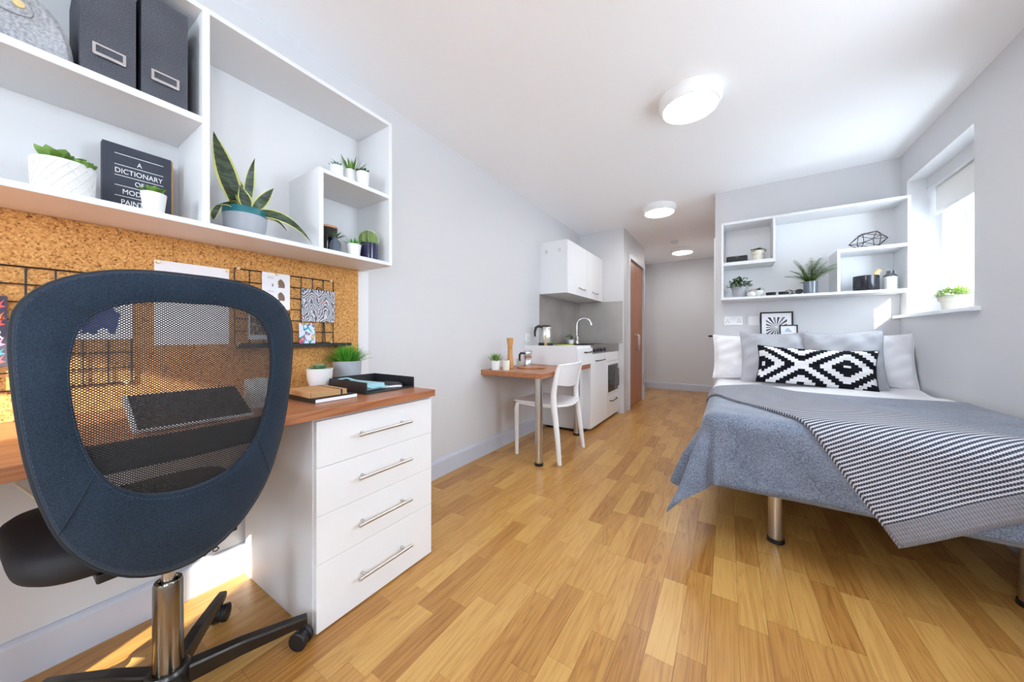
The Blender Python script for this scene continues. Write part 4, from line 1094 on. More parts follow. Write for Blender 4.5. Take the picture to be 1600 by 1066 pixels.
# table setting
t = thing('potted_grass', 'short green grass in a white pot at the near end of the table', 'plant', (-1.625, 2.275, ZT))
pot_obj(t, 0.036, 0.037, 0.078, ceramic_w, base=0.95); grass(t, 0.078, 110, 0.092, 0.036, 0.006, green_grass, 31, 0.4)
t = thing('potted_sprig', 'tiny dark sprig in a tall cream cup on the table', 'plant', (-1.540, 2.305, ZT))
pot_obj(t, 0.027, 0.0285, 0.080, ceramic_c, base=0.95); rosette(t, (0, 0, 0.066), 14, 0.030, 0.008, 0.003, green_dark, 32, el0=85, el1=35, kind='blade')
t = thing('pepper_mill', 'tall wooden pepper mill standing on the table', 'pepper mill', (-1.580, 2.425, ZT))
part(t, 'body', MB().lathe([(0, 0), (0.029, 0), (0.030, 0.004), (0.029, 0.03), (0.024, 0.09), (0.0205, 0.14), (0.021, 0.175), (0, 0.175)], 32), mill_m, 40)
part(t, 'head', MB().lathe([(0.015, 0.1755), (0.021, 0.181), (0.0225, 0.20), (0.029, 0.25), (0.029, 0.262), (0.026, 0.265), (0, 0.265)], 32), mill_m, 40)
t = thing('serving_board', 'round wooden board under the moka pot', 'board', (-1.475, 2.56, ZT))
part(t, 'disc', MB().lathe([(0, 0), (0.098, 0), (0.102, 0.004), (0.102, 0.010), (0.098, 0.014), (0, 0.014)], 40), board_m, 40)
part(t, 'handle', bx(0.09, 0.16, -0.018, 0.018, 0.001, 0.013), board_m, bevel=0.004)
t = thing('moka_pot', 'steel moka pot with a black handle on the round board', 'coffee pot', (-1.490, 2.570, ZT + 0.0142))
part(t, 'boiler', MB().lathe([(0, 0), (0.042, 0), (0.043, 0.003), (0.035, 0.055), (0.033, 0.060), (0, 0.060)], 32), chrome, 40)
part(t, 'collar', MB().lathe([(0.033, 0.060), (0.036, 0.062), (0.036, 0.070), (0.033, 0.072)], 32), chrome, 40)
part(t, 'upper_chamber', MB().lathe([(0.032, 0.072), (0.034, 0.075), (0.041, 0.125), (0.040, 0.128), (0, 0.130)], 32), chrome, 40)
part(t, 'spout', MB().add([(0.0, 0.034, 0.100), (-0.012, 0.038, 0.126), (0.012, 0.038, 0.126), (0.0, 0.058, 0.127)], [(0, 2, 3), (0, 3, 1), (1, 3, 2), (0, 1, 2)]), chrome)
part(t, 'lid', MB().lathe([(0.041, 0.1285), (0.041, 0.131), (0.03, 0.137), (0, 0.139)], 32), chrome, 40)
part(t, 'handle', MB().tube([(-0.018, -0.036, 0.115), (-0.030, -0.062, 0.118), (-0.036, -0.075, 0.105), (-0.036, -0.078, 0.075), (-0.034, -0.074, 0.050)], [0.009, 0.010, 0.010, 0.009, 0.007], 10), black_pl, 40)
t = thing('cup', 'small white cup behind the moka pot', 'cup', (-1.60, 2.620, ZT))
part(t, 'cup', MB().lathe([(0, 0), (0.028, 0), (0.030, 0.003), (0.033, 0.075), (0.031, 0.075), (0.028, 0.006), (0, 0.006)], 28), ceramic_w, 40)
part(t, 'handle', MB().tube([(0.0, -0.031, 0.060), (0.0, -0.048, 0.056), (0.0, -0.048, 0.028), (0.0, -0.029, 0.022)], 0.004, 8), ceramic_w, 40)

# ------------------------------------------------------------------ kitchenette
ZK = 0.905
t = thing('drawer_box', 'white single-drawer box unit standing over the far end of the table', 'cabinet', (0, 0, 0))
part(t, 'body', bx(XL + 0.001, -1.172, 2.925, 3.296, ZT + 0.001, ZK), white_sat, bevel=0.0015)
dr = part(t, 'drawer_front', bx(-1.171, -1.152, 2.930, 3.290, ZT + 0.006, ZK - 0.022), white_gloss, bevel=0.001)
part(dr, 'handle', MB().tube([(-1.152, 3.06, 0.845), (-1.128, 3.07, 0.845), (-1.122, 3.10, 0.845), (-1.122, 3.20, 0.845), (-1.128, 3.23, 0.845), (-1.152, 3.24, 0.845)], 0.006, 8), dark_metal, 40)

t = thing('kitchen_unit', 'white kitchen base unit with built-in oven under the steel worktop', 'kitchen unit', (0, 0, 0))
part(t, 'end_panel', bx(XL + 0.018, -1.290, 3.300, 3.375, 0.03, 0.715), white_sat, bevel=0.001)
part(t, 'carcass', bx(XL + 0.001, -1.222, 3.376, 4.425, 0.03, 0.818), white_sat, bevel=0.001)
part(t, 'plinth', bx(XL + 0.05, -1.26, 3.32, 4.425, 0.0, 0.03), mat('plinth_dark', (40, 38, 38), 0.7))
d = part(t, 'door', bx(-1.221, -1.200, 3.378, 3.915, 0.035, 0.812), white_gloss, bevel=0.0015)
part(d, 'handle', MB().tube([(-1.200, 3.52, 0.735), (-1.180, 3.53, 0.735), (-1.172, 3.56, 0.735), (-1.172, 3.78, 0.735), (-1.180, 3.81, 0.735), (-1.200, 3.82, 0.735)], 0.006, 8), dark_metal, 40)
part(t, 'front_rail', bx(-1.221, -1.200, 3.919, 4.423, 0.700, 0.812), white_gloss, bevel=0.0015)
ov = part(t, 'oven_door', bx(-1.221, -1.198, 3.919, 4.423, 0.300, 0.696), white_gloss, bevel=0.0015)
part(ov, 'oven_glass', bx(-1.1975, -1.194, 3.965, 4.375, 0.330, 0.655), mat('oven_glass_dark', (30, 30, 34), 0.08))
part(ov, 'oven_handle', MB().tube([(-1.194, 4.30, 0.375), (-1.165, 4.30, 0.38), (-1.165, 4.30, 0.60), (-1.194, 4.30, 0.605)], 0.007, 8), chrome, 40)
d = part(t, 'drawer_front', bx(-1.221, -1.200, 3.919, 4.423, 0.035, 0.296), white_gloss, bevel=0.0015)
part(d, 'handle', MB().tube([(-1.200, 4.03, 0.225), (-1.180, 4.04, 0.222), (-1.172, 4.07, 0.220), (-1.172, 4.26, 0.220), (-1.180, 4.29, 0.222), (-1.200, 4.30, 0.225)], 0.006, 8), dark_metal, 40)

t = thing('steel_worktop', 'stainless steel kitchen worktop with sink, hob and control knobs', 'worktop', (0, 0, 0))
# top plate with a sink opening, built flat
def plate(x0, x1, y0, y1, hx0, hx1, hy0, hy1, z0, z1):
    m_ = holed(z0, z1, [(hx0, hx1, hy0, hy1)], x0, x1, y0, y1, 'Y')
    m_.v = [(b, c, a) for a, b, c in m_.v]
    return m_
part(t, 'top_plate', plate(XL + 0.001, -1.195, 3.298, 4.425, -1.60, -1.30, 3.90, 4.28, ZK - 0.022, ZK), worktop_steel)
sk = MB()
sk.box(-1.60, -1.30, 3.90, 4.28, ZK - 0.155, ZK - 0.150).box(-1.602, -1.60, 3.90, 4.28, ZK - 0.155, ZK - 0.001).box(-1.30, -1.298, 3.90, 4.28, ZK - 0.155, ZK - 0.001).box(-1.60, -1.30, 3.898, 3.90, ZK - 0.155, ZK - 0.001).box(-1.60, -1.30, 4.28, 4.282, ZK - 0.155, ZK - 0.001)
part(t, 'sink_bowl', sk, worktop_steel)
cp = part(t, 'control_panel', bx(-1.221, -1.197, 3.378, 4.423, 0.818, ZK - 0.022), worktop_steel)
for k in range(4):
    y = 3.46 + 0.115 * k
    part(cp, 'knob', MB().lathe([(0, 0), (0.021, 0), (0.020, 0.014), (0.016, 0.022), (0, 0.023)], 20), mat('knob_dark_blue', (40, 42, 58), 0.4), 40, loc=(-1.197, y, 0.851), rot=(0, R(90), 0))
for y in (3.50, 3.68):
    part(t, 'hob_plate', MB().lathe([(0, 0), (0.085, 0), (0.088, 0.006), (0.08, 0.010), (0, 0.010)], 32, (-1.36, y, ZK)), black_mt, 40)
part(t, 'upstand', bx(XL + 0.008, XL + 0.012, 3.30, 4.42, ZK, ZK + 0.015), worktop_steel)

t = thing('splashback', 'grey steel splashback behind the sink', 'splashback', (0, 0, 0))
part(t, 'side_sheet', bx(XL + 0.001, XL + 0.007, 3.245, 4.424, ZK + 0.001, 1.452), steel_sheet)
part(t, 'end_sheet', bx(XL + 0.0075, -1.150, 4.4245, 4.4295, ZK + 0.001, 1.455), steel_sheet)

t = thing('tap', 'chrome swan-neck mixer tap over the sink', 'tap', (-1.615, 4.03, ZK))
part(t, 'base', MB().lathe([(0, 0), (0.026, 0), (0.026, 0.01), (0.022, 0.016), (0.022, 0.075), (0.014, 0.085), (0, 0.085)], 24), chrome, 40)
part(t, 'spout', MB().tube([(0, 0, 0.08), (0, 0, 0.235)] + [(0.085 - 0.085 * cos(R(a)), 0.05 * (1 - cos(R(a))) / 2, 0.235 + 0.085 * sin(R(a))) for a in range(15, 166, 15)] + [(0.168, 0.05, 0.232)], 0.0115, 12), chrome, 50)
for s in (-1, 1):
    part(t, 'lever', MB().tube([(0, 0.02 * s, 0.045), (0, 0.05 * s, 0.048), (0.004, 0.062 * s, 0.075)], [0.012, 0.011, 0.008], 10), chrome, 40)

t = thing('kettle', 'steel electric kettle with a black handle on the drawer box', 'kettle', (-1.575, 3.085, ZK))
part(t, 'base', MB().lathe([(0, 0), (0.072, 0), (0.075, 0.004), (0.074, 0.022), (0.068, 0.026), (0, 0.026)], 36), black_pl, 40)
part(t, 'body', MB().lathe([(0.066, 0.026), (0.068, 0.030), (0.067, 0.10), (0.060, 0.165), (0.052, 0.188), (0.050, 0.190)], 36), steel, 50)
part(t, 'lid', MB().lathe([(0.052, 0.189), (0.052, 0.196), (0.042, 0.205), (0, 0.208)], 36), black_pl, 40)
part(t, 'handle', MB().tube([(-0.025, -0.045, 0.190), (-0.040, -0.075, 0.196), (-0.055, -0.105, 0.180), (-0.060, -0.118, 0.140), (-0.060, -0.116, 0.090)], [0.013, 0.014, 0.014, 0.012, 0.009], 10), black_pl, 40)
part(t, 'spout', MB().add([(0.02, 0.056, 0.150), (0.012, 0.052, 0.186), (0.036, 0.042, 0.186), (0.036, 0.078, 0.184)], [(0, 2, 3), (0, 3, 1), (1, 3, 2), (0, 1, 2)]), steel)
t = thing('wooden_figure', 'small pale wooden jointed figure beside the kettle', 'figurine', (-1.525, 2.985, ZK))
fm = mat('pale_beech', (216, 182, 128), 0.5)
part(t, 'legs', MB().tube([(0, -0.018, 0), (0, -0.008, 0.03), (0, 0.0, 0.055)], 0.005, 8).tube([(0, 0.026, 0.0), (0, 0.014, 0.025), (0, 0.0, 0.055)], 0.005, 8), fm, 50)
part(t, 'torso', MB().tube([(0, 0, 0.05), (0, 0.001, 0.085)], [0.006, 0.009], 10), fm, 50)
part(t, 'arms', MB().tube([(0, -0.034, 0.10), (0, -0.012, 0.086), (0, 0.012, 0.086), (0, 0.034, 0.082)], 0.004, 8), fm, 50)
part(t, 'head', MB().lathe([(0, -0.010), (0.006, -0.007), (0.008, 0), (0.006, 0.007), (0, 0.010)], 14, (0, 0, 0.102)), fm, 60)
t = thing('chopping_mat', 'lime green chopping mat on the drawer box', 'mat', (-1.40, 3.16, ZK))
part(t, 'mat', MB().lathe([(0, 0), (0.095, 0), (0.098, 0.004), (0.095, 0.008), (0, 0.008)], 36), mat('lime_plastic', (176, 196, 60), 0.5), 40).scale = (1, 1.15, 1)
t = thing('potted_plant', 'tiny green plant in a small white pot by the tap', 'plant', (-1.565, 3.72, ZK))
pot_obj(t, 0.028, 0.034, 0.050, ceramic_w, base=0.8); bushy(t, (0, 0, 0.048), 0.036, 0.034, 60, 0.018, 0.011, green_dark, 41, False)
t = thing('potted_plant', 'small plant in a grey pot against the splashback by the tap', 'plant', (-1.655, 3.88, ZK))
pot_obj(t, 0.040, 0.046, 0.085, grey_pot); bushy(t, (0, 0, 0.080), 0.046, 0.026, 70, 0.022, 0.012, green_fern, 42, False)
def plate_sw(name, label, cat, loc, rz, w_, rock, holes):
    t = thing(name, label, cat, loc, rz)
    part(t, 'plate', bx(-w_ / 2, w_ / 2, -0.009, 0, -0.043, 0.043), white_gloss, bevel=0.002)
    for x in rock: part(t, 'rocker', bx(x - 0.008, x + 0.008, -0.012, -0.009, 0.008, 0.030), white_sat, bevel=0.001)
    hm = mat('socket_hole', (30, 30, 32), 0.8)
    for x in holes:
        for dx, dz in ((0, 0.006), (-0.011, -0.012), (0.011, -0.012)):
            part(t, 'socket_hole', bx(x + dx - 0.003, x + dx + 0.003, -0.0094, -0.009, dz - 0.004, dz + 0.004), hm)
    return t
plate_sw('wall_socket', 'white wall socket on the left wall beside the kettle', 'socket', (XL, 2.985, 0.985), R(90), 0.086, [], [0.0])
plate_sw('wall_socket', 'white double socket on the wall under the bed shelf', 'socket', (0.040, YBED, 1.147), 0, 0.146, [-0.012, 0.012], [-0.045, 0.045])
plate_sw('light_switch', 'white blank switch plate beside the framed print under the bed shelf', 'switch', (0.200, YBED, 1.143), 0, 0.088, [0.0], [])

t = thing('wall_cabinet', 'white two-door wall cabinet over the sink with hooks on its end', 'cabinet', (0, 0, 0))
part(t, 'carcass', bx(XL + 0.001, -1.432, 3.262, 4.424, 1.458, 2.015), white_sat, bevel=0.001)
for a, b, h0, h1 in ((3.262, 3.840, 3.58, 3.76), (3.844, 4.424, 4.02, 4.22)):
    d = part(t, 'door', bx(-1.431, -1.410, a, b, 1.455, 2.015), white_sat, bevel=0.0015)
    part(d, 'handle', MB().tube([(-1.410, h0, 1.545), (-1.388, h0 + 0.02, 1.532), (-1.380, (h0 + h1) / 2, 1.522), (-1.388, h1 - 0.02, 1.532), (-1.410, h1, 1.545)], 0.006, 8), steel, 40)
for x in (-1.655, -1.500):
    h = part(t, 'hook', bx(x - 0.014, x + 0.014, 3.257, 3.262, 1.895, 1.930), mat('clear_plastic', (205, 206, 208), 0.2), bevel=0.003)
    part(h, 'hook_tip', MB().tube([(x, 3.257, 1.905), (x, 3.244, 1.890), (x, 3.236, 1.898)], 0.004, 6), MATS['clear_plastic'], 40)

# ------------------------------------------------------------------ bed
MX0, MX1, MY0, MY1, MZ = -0.085, 1.105, 1.905, 3.825, 0.600
t = thing('bed', 'low bed base on steel tube legs along the window wall', 'bed', (0, 0, 0))
part(t, 'base', bx(MX0 + 0.02, MX1, MY0 + 0.02, MY1, 0.265, 0.375), mat('bed_base_grey', (128, 130, 136), 0.9), bevel=0.01)
for x, y in ((0.194, 2.074), (0.94, 2.074), (0.194, 3.62), (0.94, 3.62)):
    l = part(t, 'leg', MB().cyl((x, y, 0.02), (x, y, 0.264), 0.030, n=28), steel, 40)
    part(l, 'foot_cap', MB().lathe([(0, 0), (0.034, 0), (0.036, 0.005), (0.034, 0.02), (0, 0.02)], 28, (x, y, 0)), black_pl, 40)
t = thing('mattress', 'white mattress with a fitted sheet on the bed', 'mattress', (0, 0, 0))
part(t, 'body', bx(MX0, MX1, MY0, MY1, 0.377, MZ), linen_w, bevel=0.03)
RF = 0.045
def drape(p, q, off, flare=0.0, folds=1.0):
    """cloth laid over the mattress; (p, q) are its flat coordinates in the bed's plane"""
    dx = max(0.0, MX0 + RF - p); dy = max(0.0, MY0 + RF - q); s = (dx ** 2.3 + dy ** 2.3) ** (1 / 2.3)
    top = MZ + off
    bx_, by_ = max(p, MX0 + RF), max(q, MY0 + RF)
    wob = 0.0035 * sin(7 * p + 2.1 * q) + 0.0025 * sin(13 * q - 5 * p) 
    if s < 1e-9: return V((p, q, top + wob))
    hyp = sqrt(dx * dx + dy * dy); r = RF + off; ux, uy = dx / hyp, dy / hyp; ph = atan2(dy, dx)
    if s < r * pi / 2:
        h = r * sin(s / r); z = top - r * (1 - cos(s / r))
    else:
        e = s - r * pi / 2; h = r; z = top - r - e
        h += flare * e + 0.010 * sin(q * 9 + p * 11) * min(1, e / 0.15) * folds
        c_ = sin(2 * ph)
        h += e * (0.16 * c_ + 0.22 * c_ * sin(9 * ph + 0.3)) * folds
        h += e * 0.34 * math.exp(-max(0.0, q - MY0 - RF) / 0.30) * cos(ph) ** 2 * folds * (dx > 0)
        z += e * 0.03 * c_ * folds
    return V((bx_ - ux * h, by_ - uy * h, z + wob * max(0, 1 - s / 0.1)))
def cloth(mb, nu, nv, fn, th, uvfn=None):
    """a sheet of cloth with real thickness: upper and lower skins and a closed rim"""
    vs = []; us = []; W_ = nu + 1
    for j in range(nv + 1):
        for i in range(nu + 1):
            vs.append(fn(i / nu, j / nv, th)); us.append(uvfn(i / nu, j / nv) if uvfn else (i / nu, j / nv))
    k = len(vs)
    for j in range(nv + 1):
        for i in range(nu + 1):
            vs.append(fn(i / nu, j / nv, 0.0)); us.append(us[j * W_ + i])
    fs = []
    for j in range(nv):
        for i in range(nu):
            a = j * W_ + i; fs.append((a, a + 1, a + W_ + 1, a + W_)); fs.append((k + a, k + a + W_, k + a + W_ + 1, k + a + 1))
    for i in range(nu):
        fs.append((i, k + i, k + i + 1, i + 1)); a = nv * W_ + i; fs.append((a, a + 1, k + a + 1, k + a))
    for j in range(nv):
        a = j * W_; fs.append((a, a + W_, k + a + W_, k + a)); a = j * W_ + nu; fs.append((a, k + a, k + a + W_, a + W_))
    return mb.add(vs, fs, us)
# white duvet turned down at the head, softly rumpled
tag(part(None, 'bed_sheet', cloth(MB(), 40, 30, lambda u, v, th: drape(MX0 - 0.05 + (MX1 - MX0 + 0.045) * u, 2.78 + 1.04 * v, 0.004 + th + (0.006 * sin(9 * u + 5 * v) + 0.006 * sin(17 * u * v + 3)) * (th > 0) * min(1, v * 5), 0.05), 0.016), linen_w, 70), 'white cotton sheet showing below the pillows', 'bed sheet')
GX0 = MX0 + RF - 0.41; GY0 = MY0 + RF - 0.365
tag(part(None, 'blanket', cloth(MB(), 96, 96, lambda u, v, th: drape(GX0 + (MX1 - 0.004 - GX0) * u, GY0 + (2.93 + 0.03 * sin(5 * u) - GY0) * v, 0.023 + th, 0.04), 0.007), blanket_m, 70), 'blue-grey felt blanket hanging over the foot of the bed', 'blanket')
# knitted throw laid diagonally, hem hanging at the foot
DV = V((0.520, -0.854)); NV = V((0.854, 0.520))
P0 = V((-0.150, 2.600))
LT, WT = 1.525, 0.545
A0 = -0.20
def throw_pt(u, v, th):
    a = A0 + LT * v; b = WT * u
    p = P0 + DV * a + NV * b
    px = min(p.x, MX1 - 0.012)
    d = drape(px, p.y, 0.034 + th + 0.004 * sin(11 * a) * (0.5 + 0.5 * sin(9 * b)), 0.05, 0.6)
    return d
tag(part(None, 'throw', cloth(MB(), 60, 130, throw_pt, 0.010, lambda u, v: (u * WT, (1 - v) * LT)), throw_m, 70), 'grey and white striped knitted throw laid diagonally across the bed', 'throw')

def cushion(name, label, w_, h_, th, loc, rz, lean, m, seed, roll=0.0, pinch=0.06, nn=34):
    t = thing(name, label, 'cushion' if name == 'cushion' else 'pillow', loc, rz)
    r = random.Random(seed); k1, k2, k3 = r.uniform(0, 6), r.uniform(0, 6), r.uniform(0, 6)
    mb = MB()
    def fn(u, v, side):
        a, b = 2 * u - 1, 2 * v - 1
        th_ = th * 0.5 * ((1 - abs(a) ** 3.2) ** 0.55) * ((1 - abs(b) ** 3.2) ** 0.55)
        x = a * w_ / 2 * (1 - pinch * (1 - b * b) * abs(a)); z = b * h_ / 2 * (1 - pinch * (1 - a * a) * abs(b)) - 0.012 * (1 - a * a) * (b > 0) * b
        wr = 0.006 * sin(7 * a + 5 * b + k1) + 0.004 * sin(13 * b - 9 * a + k2) + 0.003 * sin(17 * a * b + k3)
        y = side * (th_ + (wr if th_ > 0.01 else wr * th_ / 0.01) * 1.0) + 0.006 * sin(3 * a + k2) * (1 - th_ / (th * .5))
        return (x, y, z + h_ / 2)
    mb.grid(nn, nn, lambda u, v: fn(u, v, -1), uv=True); n0 = len(mb.v)
    mb.grid(nn, nn, lambda u, v: fn(1 - u, v, 1), uv=True)
    c_ = part(t, 'cover', mb, m, 80, rot=(R(lean), R(roll), 0))
    ed = [fn(k / nn, 0, 0) for k in range(nn)] + [fn(1, k / nn, 0) for k in range(nn)] + [fn(1 - k / nn, 1, 0) for k in range(nn)] + [fn(0, 1 - k / nn, 0) for k in range(nn)]
    part(c_, 'seam', MB().tube(ed, 0.0035, 6, closed=True), m if m is not diamond_m else black_mt, 60)
    return t
ZP = MZ + 0.024
cushion('pillow', 'white pillow at the corridor side of the bed', 0.62, 0.42, 0.17, (0.190, 3.585, ZP), R(2), -22, linen_w, 1)
cushion('pillow', 'white pillow standing upright behind the right grey cushion', 0.60, 0.42, 0.12, (0.690, 3.655, ZP), R(0), -8, linen_w, 2)
cushion('pillow', 'white pillow leaning at the window side of the bed', 0.46, 0.42, 0.16, (0.892, 3.535, ZP), R(-8), -20, linen_w, 3)
cushion('cushion', 'grey knit cushion on the left behind the diamond pattern', 0.46, 0.44, 0.14, (0.320, 3.445, ZP), R(3), -20, cushion_grey_m, 4)
cushion('cushion', 'grey knit cushion on the right behind the diamond pattern', 0.46, 0.44, 0.14, (0.715, 3.405, ZP), R(-4), -20, cushion_grey_m, 5)
cushion('cushion', 'oblong cushion in black and white stepped diamonds', 0.68, 0.30, 0.15, (0.520, 3.265, ZP + 0.004), R(-4), -18, diamond_m, 6, roll=2.5, pinch=0.05)

# ------------------------------------------------------------------ shelf over the bed
FY = 3.600
t = thing('wall_shelf', 'white box shelf unit on the wall over the bed', 'shelf', (0, 0, 0))
bb = white_sat
for nm, x0, x1, y0, y1, z0, z1 in [
    ('back_panel', -0.055, 1.110, YBED - 0.008, YBED - 0.002, 1.348, 2.003),
    ('bottom_board', -0.055, 1.110, FY, YBED - 0.002, 1.328, 1.348),
    ('top_board', -0.055, 1.110, FY, YBED - 0.002, 2.003, 2.023),
    ('side_panel', -0.055, -0.037, FY, YBED - 0.008, 1.348, 2.003),
    ('side_panel', 1.092, 1.110, FY, YBED - 0.008, 1.348, 2.003),
    ('box_side', 0.319, 0.337, FY, YBED - 0.008, 1.634, 2.003),
    ('box_shelf', -0.037, 0.319, FY, YBED - 0.008, 1.634, 1.664),
    ('box_side', 0.718, 0.736, FY, YBED - 0.008, 1.348, 1.678),
    ('box_shelf', 0.736, 1.092, FY, YBED - 0.008, 1.655, 1.678)]:
    part(t, nm, bx(x0, x1, y0, y1, z0, z1), bb, bevel=0.0012)
Z1, Z2, Z3 = 1.348, 1.664, 1.678
t = thing('speaker', 'small black wireless speaker on the upper left box shelf', 'speaker', (0.065, 3.68, Z2))
part(t, 'body', bx(-0.080, 0.080, -0.025, 0.025, 0.0, 0.062), black_mt, bevel=0.010)
part(t, 'badge', bx(-0.012, 0.012, -0.0256, -0.0250, 0.048, 0.052), mat('badge_grey', (140, 140, 145), 0.4))
t = thing('potted_plant', 'low trailing succulent in a stepped cream pot on the upper left box shelf', 'plant', (0.220, 3.675, Z2))
part(t, 'pot', MB().lathe([(0, 0), (0.036, 0), (0.040, 0.004), (0.042, 0.050), (0.049, 0.056), (0.051, 0.088), (0.046, 0.088), (0.045, 0.075), (0, 0.075)], 36), ceramic_c, 30)
bushy(t, (0, 0, 0.078), 0.054, 0.030, 110, 0.020, 0.011, green_dark, 51, False)
t = thing('potted_plant', 'leafy green plant in a grey pot at the left end of the bed shelf', 'plant', (0.085, 3.70, Z1))
pot_obj(t, 0.050, 0.062, 0.098, grey_pot); bushy(t, (0, 0, 0.095), 0.095, 0.085, 260, 0.026, 0.016, green_dark, 52)
t = thing('jar', 'tiny round white jar with a wooden lid beside the grey pot', 'jar', (0.170, 3.645, Z1))
part(t, 'body', MB().lathe([(0, 0), (0.022, 0), (0.033, 0.012), (0.035, 0.026), (0.026, 0.044), (0, 0.046)], 28), ceramic_w, 60)
part(t, 'lid', MB().lathe([(0.024, 0.0455), (0.020, 0.056), (0.010, 0.062), (0, 0.063)], 24), mat('taupe_wood', (172, 154, 136), 0.6), 60)
t = thing('potted_aloe', 'small dark aloe in a white pot beside the tiny white jar', 'plant', (0.225, 3.70, Z1))
pot_obj(t, 0.030, 0.037, 0.056, ceramic_w); rosette(t, (0, 0, 0.045), 22, 0.060, 0.013, 0.005, green_dark, 54, el0=85, el1=15, kind='blade', bend=0.0)
for x, lb in ((0.310, 'small open black tin alone on the bed shelf'), (0.395, 'small open black tin beside the sunglasses')):
    t = thing('tin', lb, 'tin', (x, 3.66, Z1), group='black tins on the bed shelf')
    part(t, 'body', MB().lathe([(0, 0), (0.030, 0), (0.033, 0.004), (0.035, 0.026), (0.033, 0.026), (0.031, 0.008), (0, 0.008)], 30), black_mt, 40)
    part(t, 'rim', MB().lathe([(0.035, 0.022), (0.037, 0.024), (0.037, 0.029), (0.033, 0.029)], 30), black_mt, 40)
t = thing('sunglasses', 'black folded sunglasses lying by the black tin', 'sunglasses', (0.465, 3.66, Z1 + 0.004), R(-12))
for s in (-1, 1):
    part(t, 'rim', MB().tube([(0.033 * s + 0.024 * cos(a_), -0.01 + 0.004 * sin(a_), 0.020 + 0.018 * sin(a_)) for a_ in [2 * pi * k / 14 for k in range(14)]], 0.003, 6, closed=True), black_pl, 50)
    part(t, 'lens', MB().add([(0.033 * s + 0.023 * cos(2 * pi * k / 14), -0.0098 + 0.004 * sin(2 * pi * k / 14), 0.020 + 0.017 * sin(2 * pi * k / 14)) for k in range(14)], [tuple(range(14))]), mat('lens_dark', (20, 20, 22), 0.1))
    part(t, 'arm', MB().tube([(0.056 * s, -0.008, 0.026), (0.054 * s, 0.012, 0.022), (-0.02 * s, 0.020 + 0.005 * s, 0.006)], 0.0025, 6), black_pl, 50)
part(t, 'bridge', MB().tube([(-0.010, -0.010, 0.024), (0, -0.011, 0.028), (0.010, -0.010, 0.024)], 0.0025, 6), black_pl, 50)
# fern
t = thing('fern', 'arching fern in a glazed grey pot in the middle of the bed shelf', 'plant', (0.575, 3.70, Z1))
pot_obj(t, 0.044, 0.046, 0.105, mat('grey_glaze', (116, 124, 136), 0.15, coat=0.4), base=0.96)
rf_ = random.Random(8)
for k in range(30):
    az = k * 2.39996; f_ = k / 29; L_ = 0.17 + 0.09 * rf_.random(); el = R(84 - 44 * f_ + rf_.uniform(-6, 6))
    if cos(az) > 0.1 and sin(az) > -0.65: az = -R(rf_.uniform(48, 80))
    d = dirv(az, el)
    if d.y > 0.1: L_ *= 0.62
    mb = MB(); p = V((0.012 * cos(az), 0.012 * sin(az), 0.092)); pts = []
    n = 18; droop = rf_.uniform(0.75, 1.25)
    for i in range(n + 1):
        pts.append(p.copy()); d = (d + V((0, 0, -droop / n))).normalized(); p = p + d * (L_ / n)
    mb.tube(pts, [0.0014 * (1 - .6 * i / n) for i in range(n + 1)], 4)
    for i in range(2, n):
        tan = (pts[i + 1] - pts[i - 1]).normalized(); sd = tan.cross(V((0, 0, 1))).normalized()
        ln = 0.034 * sin(pi * (0.15 + 0.80 * i / n)) + 0.004
        for s in (-1, 1):
            mb.leaf(pts[i], (sd * s + tan * 0.45), ln, 0.0100, 0.0012, bend=0.25, n=3, kind='lens')
    part(t, 'frond', mb, green_fern, 60)
t = thing('black_pot', 'glossy black round pot on the bed shelf beside the white jar', 'pot', (0.902, 3.70, Z1))
part(t, 'pot', MB().lathe([(0, 0), (0.070, 0), (0.073, 0.004), (0.073, 0.118), (0.070, 0.120), (0.067, 0.116), (0.066, 0.10), (0, 0.10)], 44), mat('black_lacquer', (26, 27, 36), 0.22), 40)
t = thing('brush', 'pale wooden nail brush sticking out of the black pot', 'brush', (0.955, 3.685, Z1 + 0.1005), R(20))
part(t, 'back', MB().lathe([(0, -0.035), (0.012, -0.030), (0.014, 0), (0.012, 0.030), (0, 0.035)], 16), mat('light_wood', (214, 178, 120), 0.5), 60, loc=(0, 0, 0.036), rot=(0, R(35), 0))
br = MB()
for k in range(40):
    a_ = rf_.uniform(-0.028, 0.028); b_ = rf_.uniform(-0.008, 0.008)
    br.cyl((a_ * 0.57 + 0.008, b_, 0.036 + a_ * 0.8 + 0.002), (a_ * 0.57 + 0.024, b_, 0.036 + a_ * 0.8 - 0.006), 0.0008, n=4)
part(t, 'bristles', br, mat('bristle_cream', (236, 226, 200), 0.8), kind='stuff')
t = thing('lidded_jar', 'tall white jar with a grey stopper lid at the right of the bed shelf', 'jar', (1.030, 3.69, Z1))
part(t, 'body', MB().lathe([(0, 0), (0.036, 0), (0.039, 0.004), (0.039, 0.100), (0, 0.100)], 36), ceramic_w, 40)
part(t, 'lid', MB().lathe([(0.039, 0.1005), (0.036, 0.112), (0.024, 0.122), (0.021, 0.126), (0.021, 0.146), (0, 0.148)], 36), mat('pewter_glaze', (92, 92, 98), 0.35, 0.4), 40)
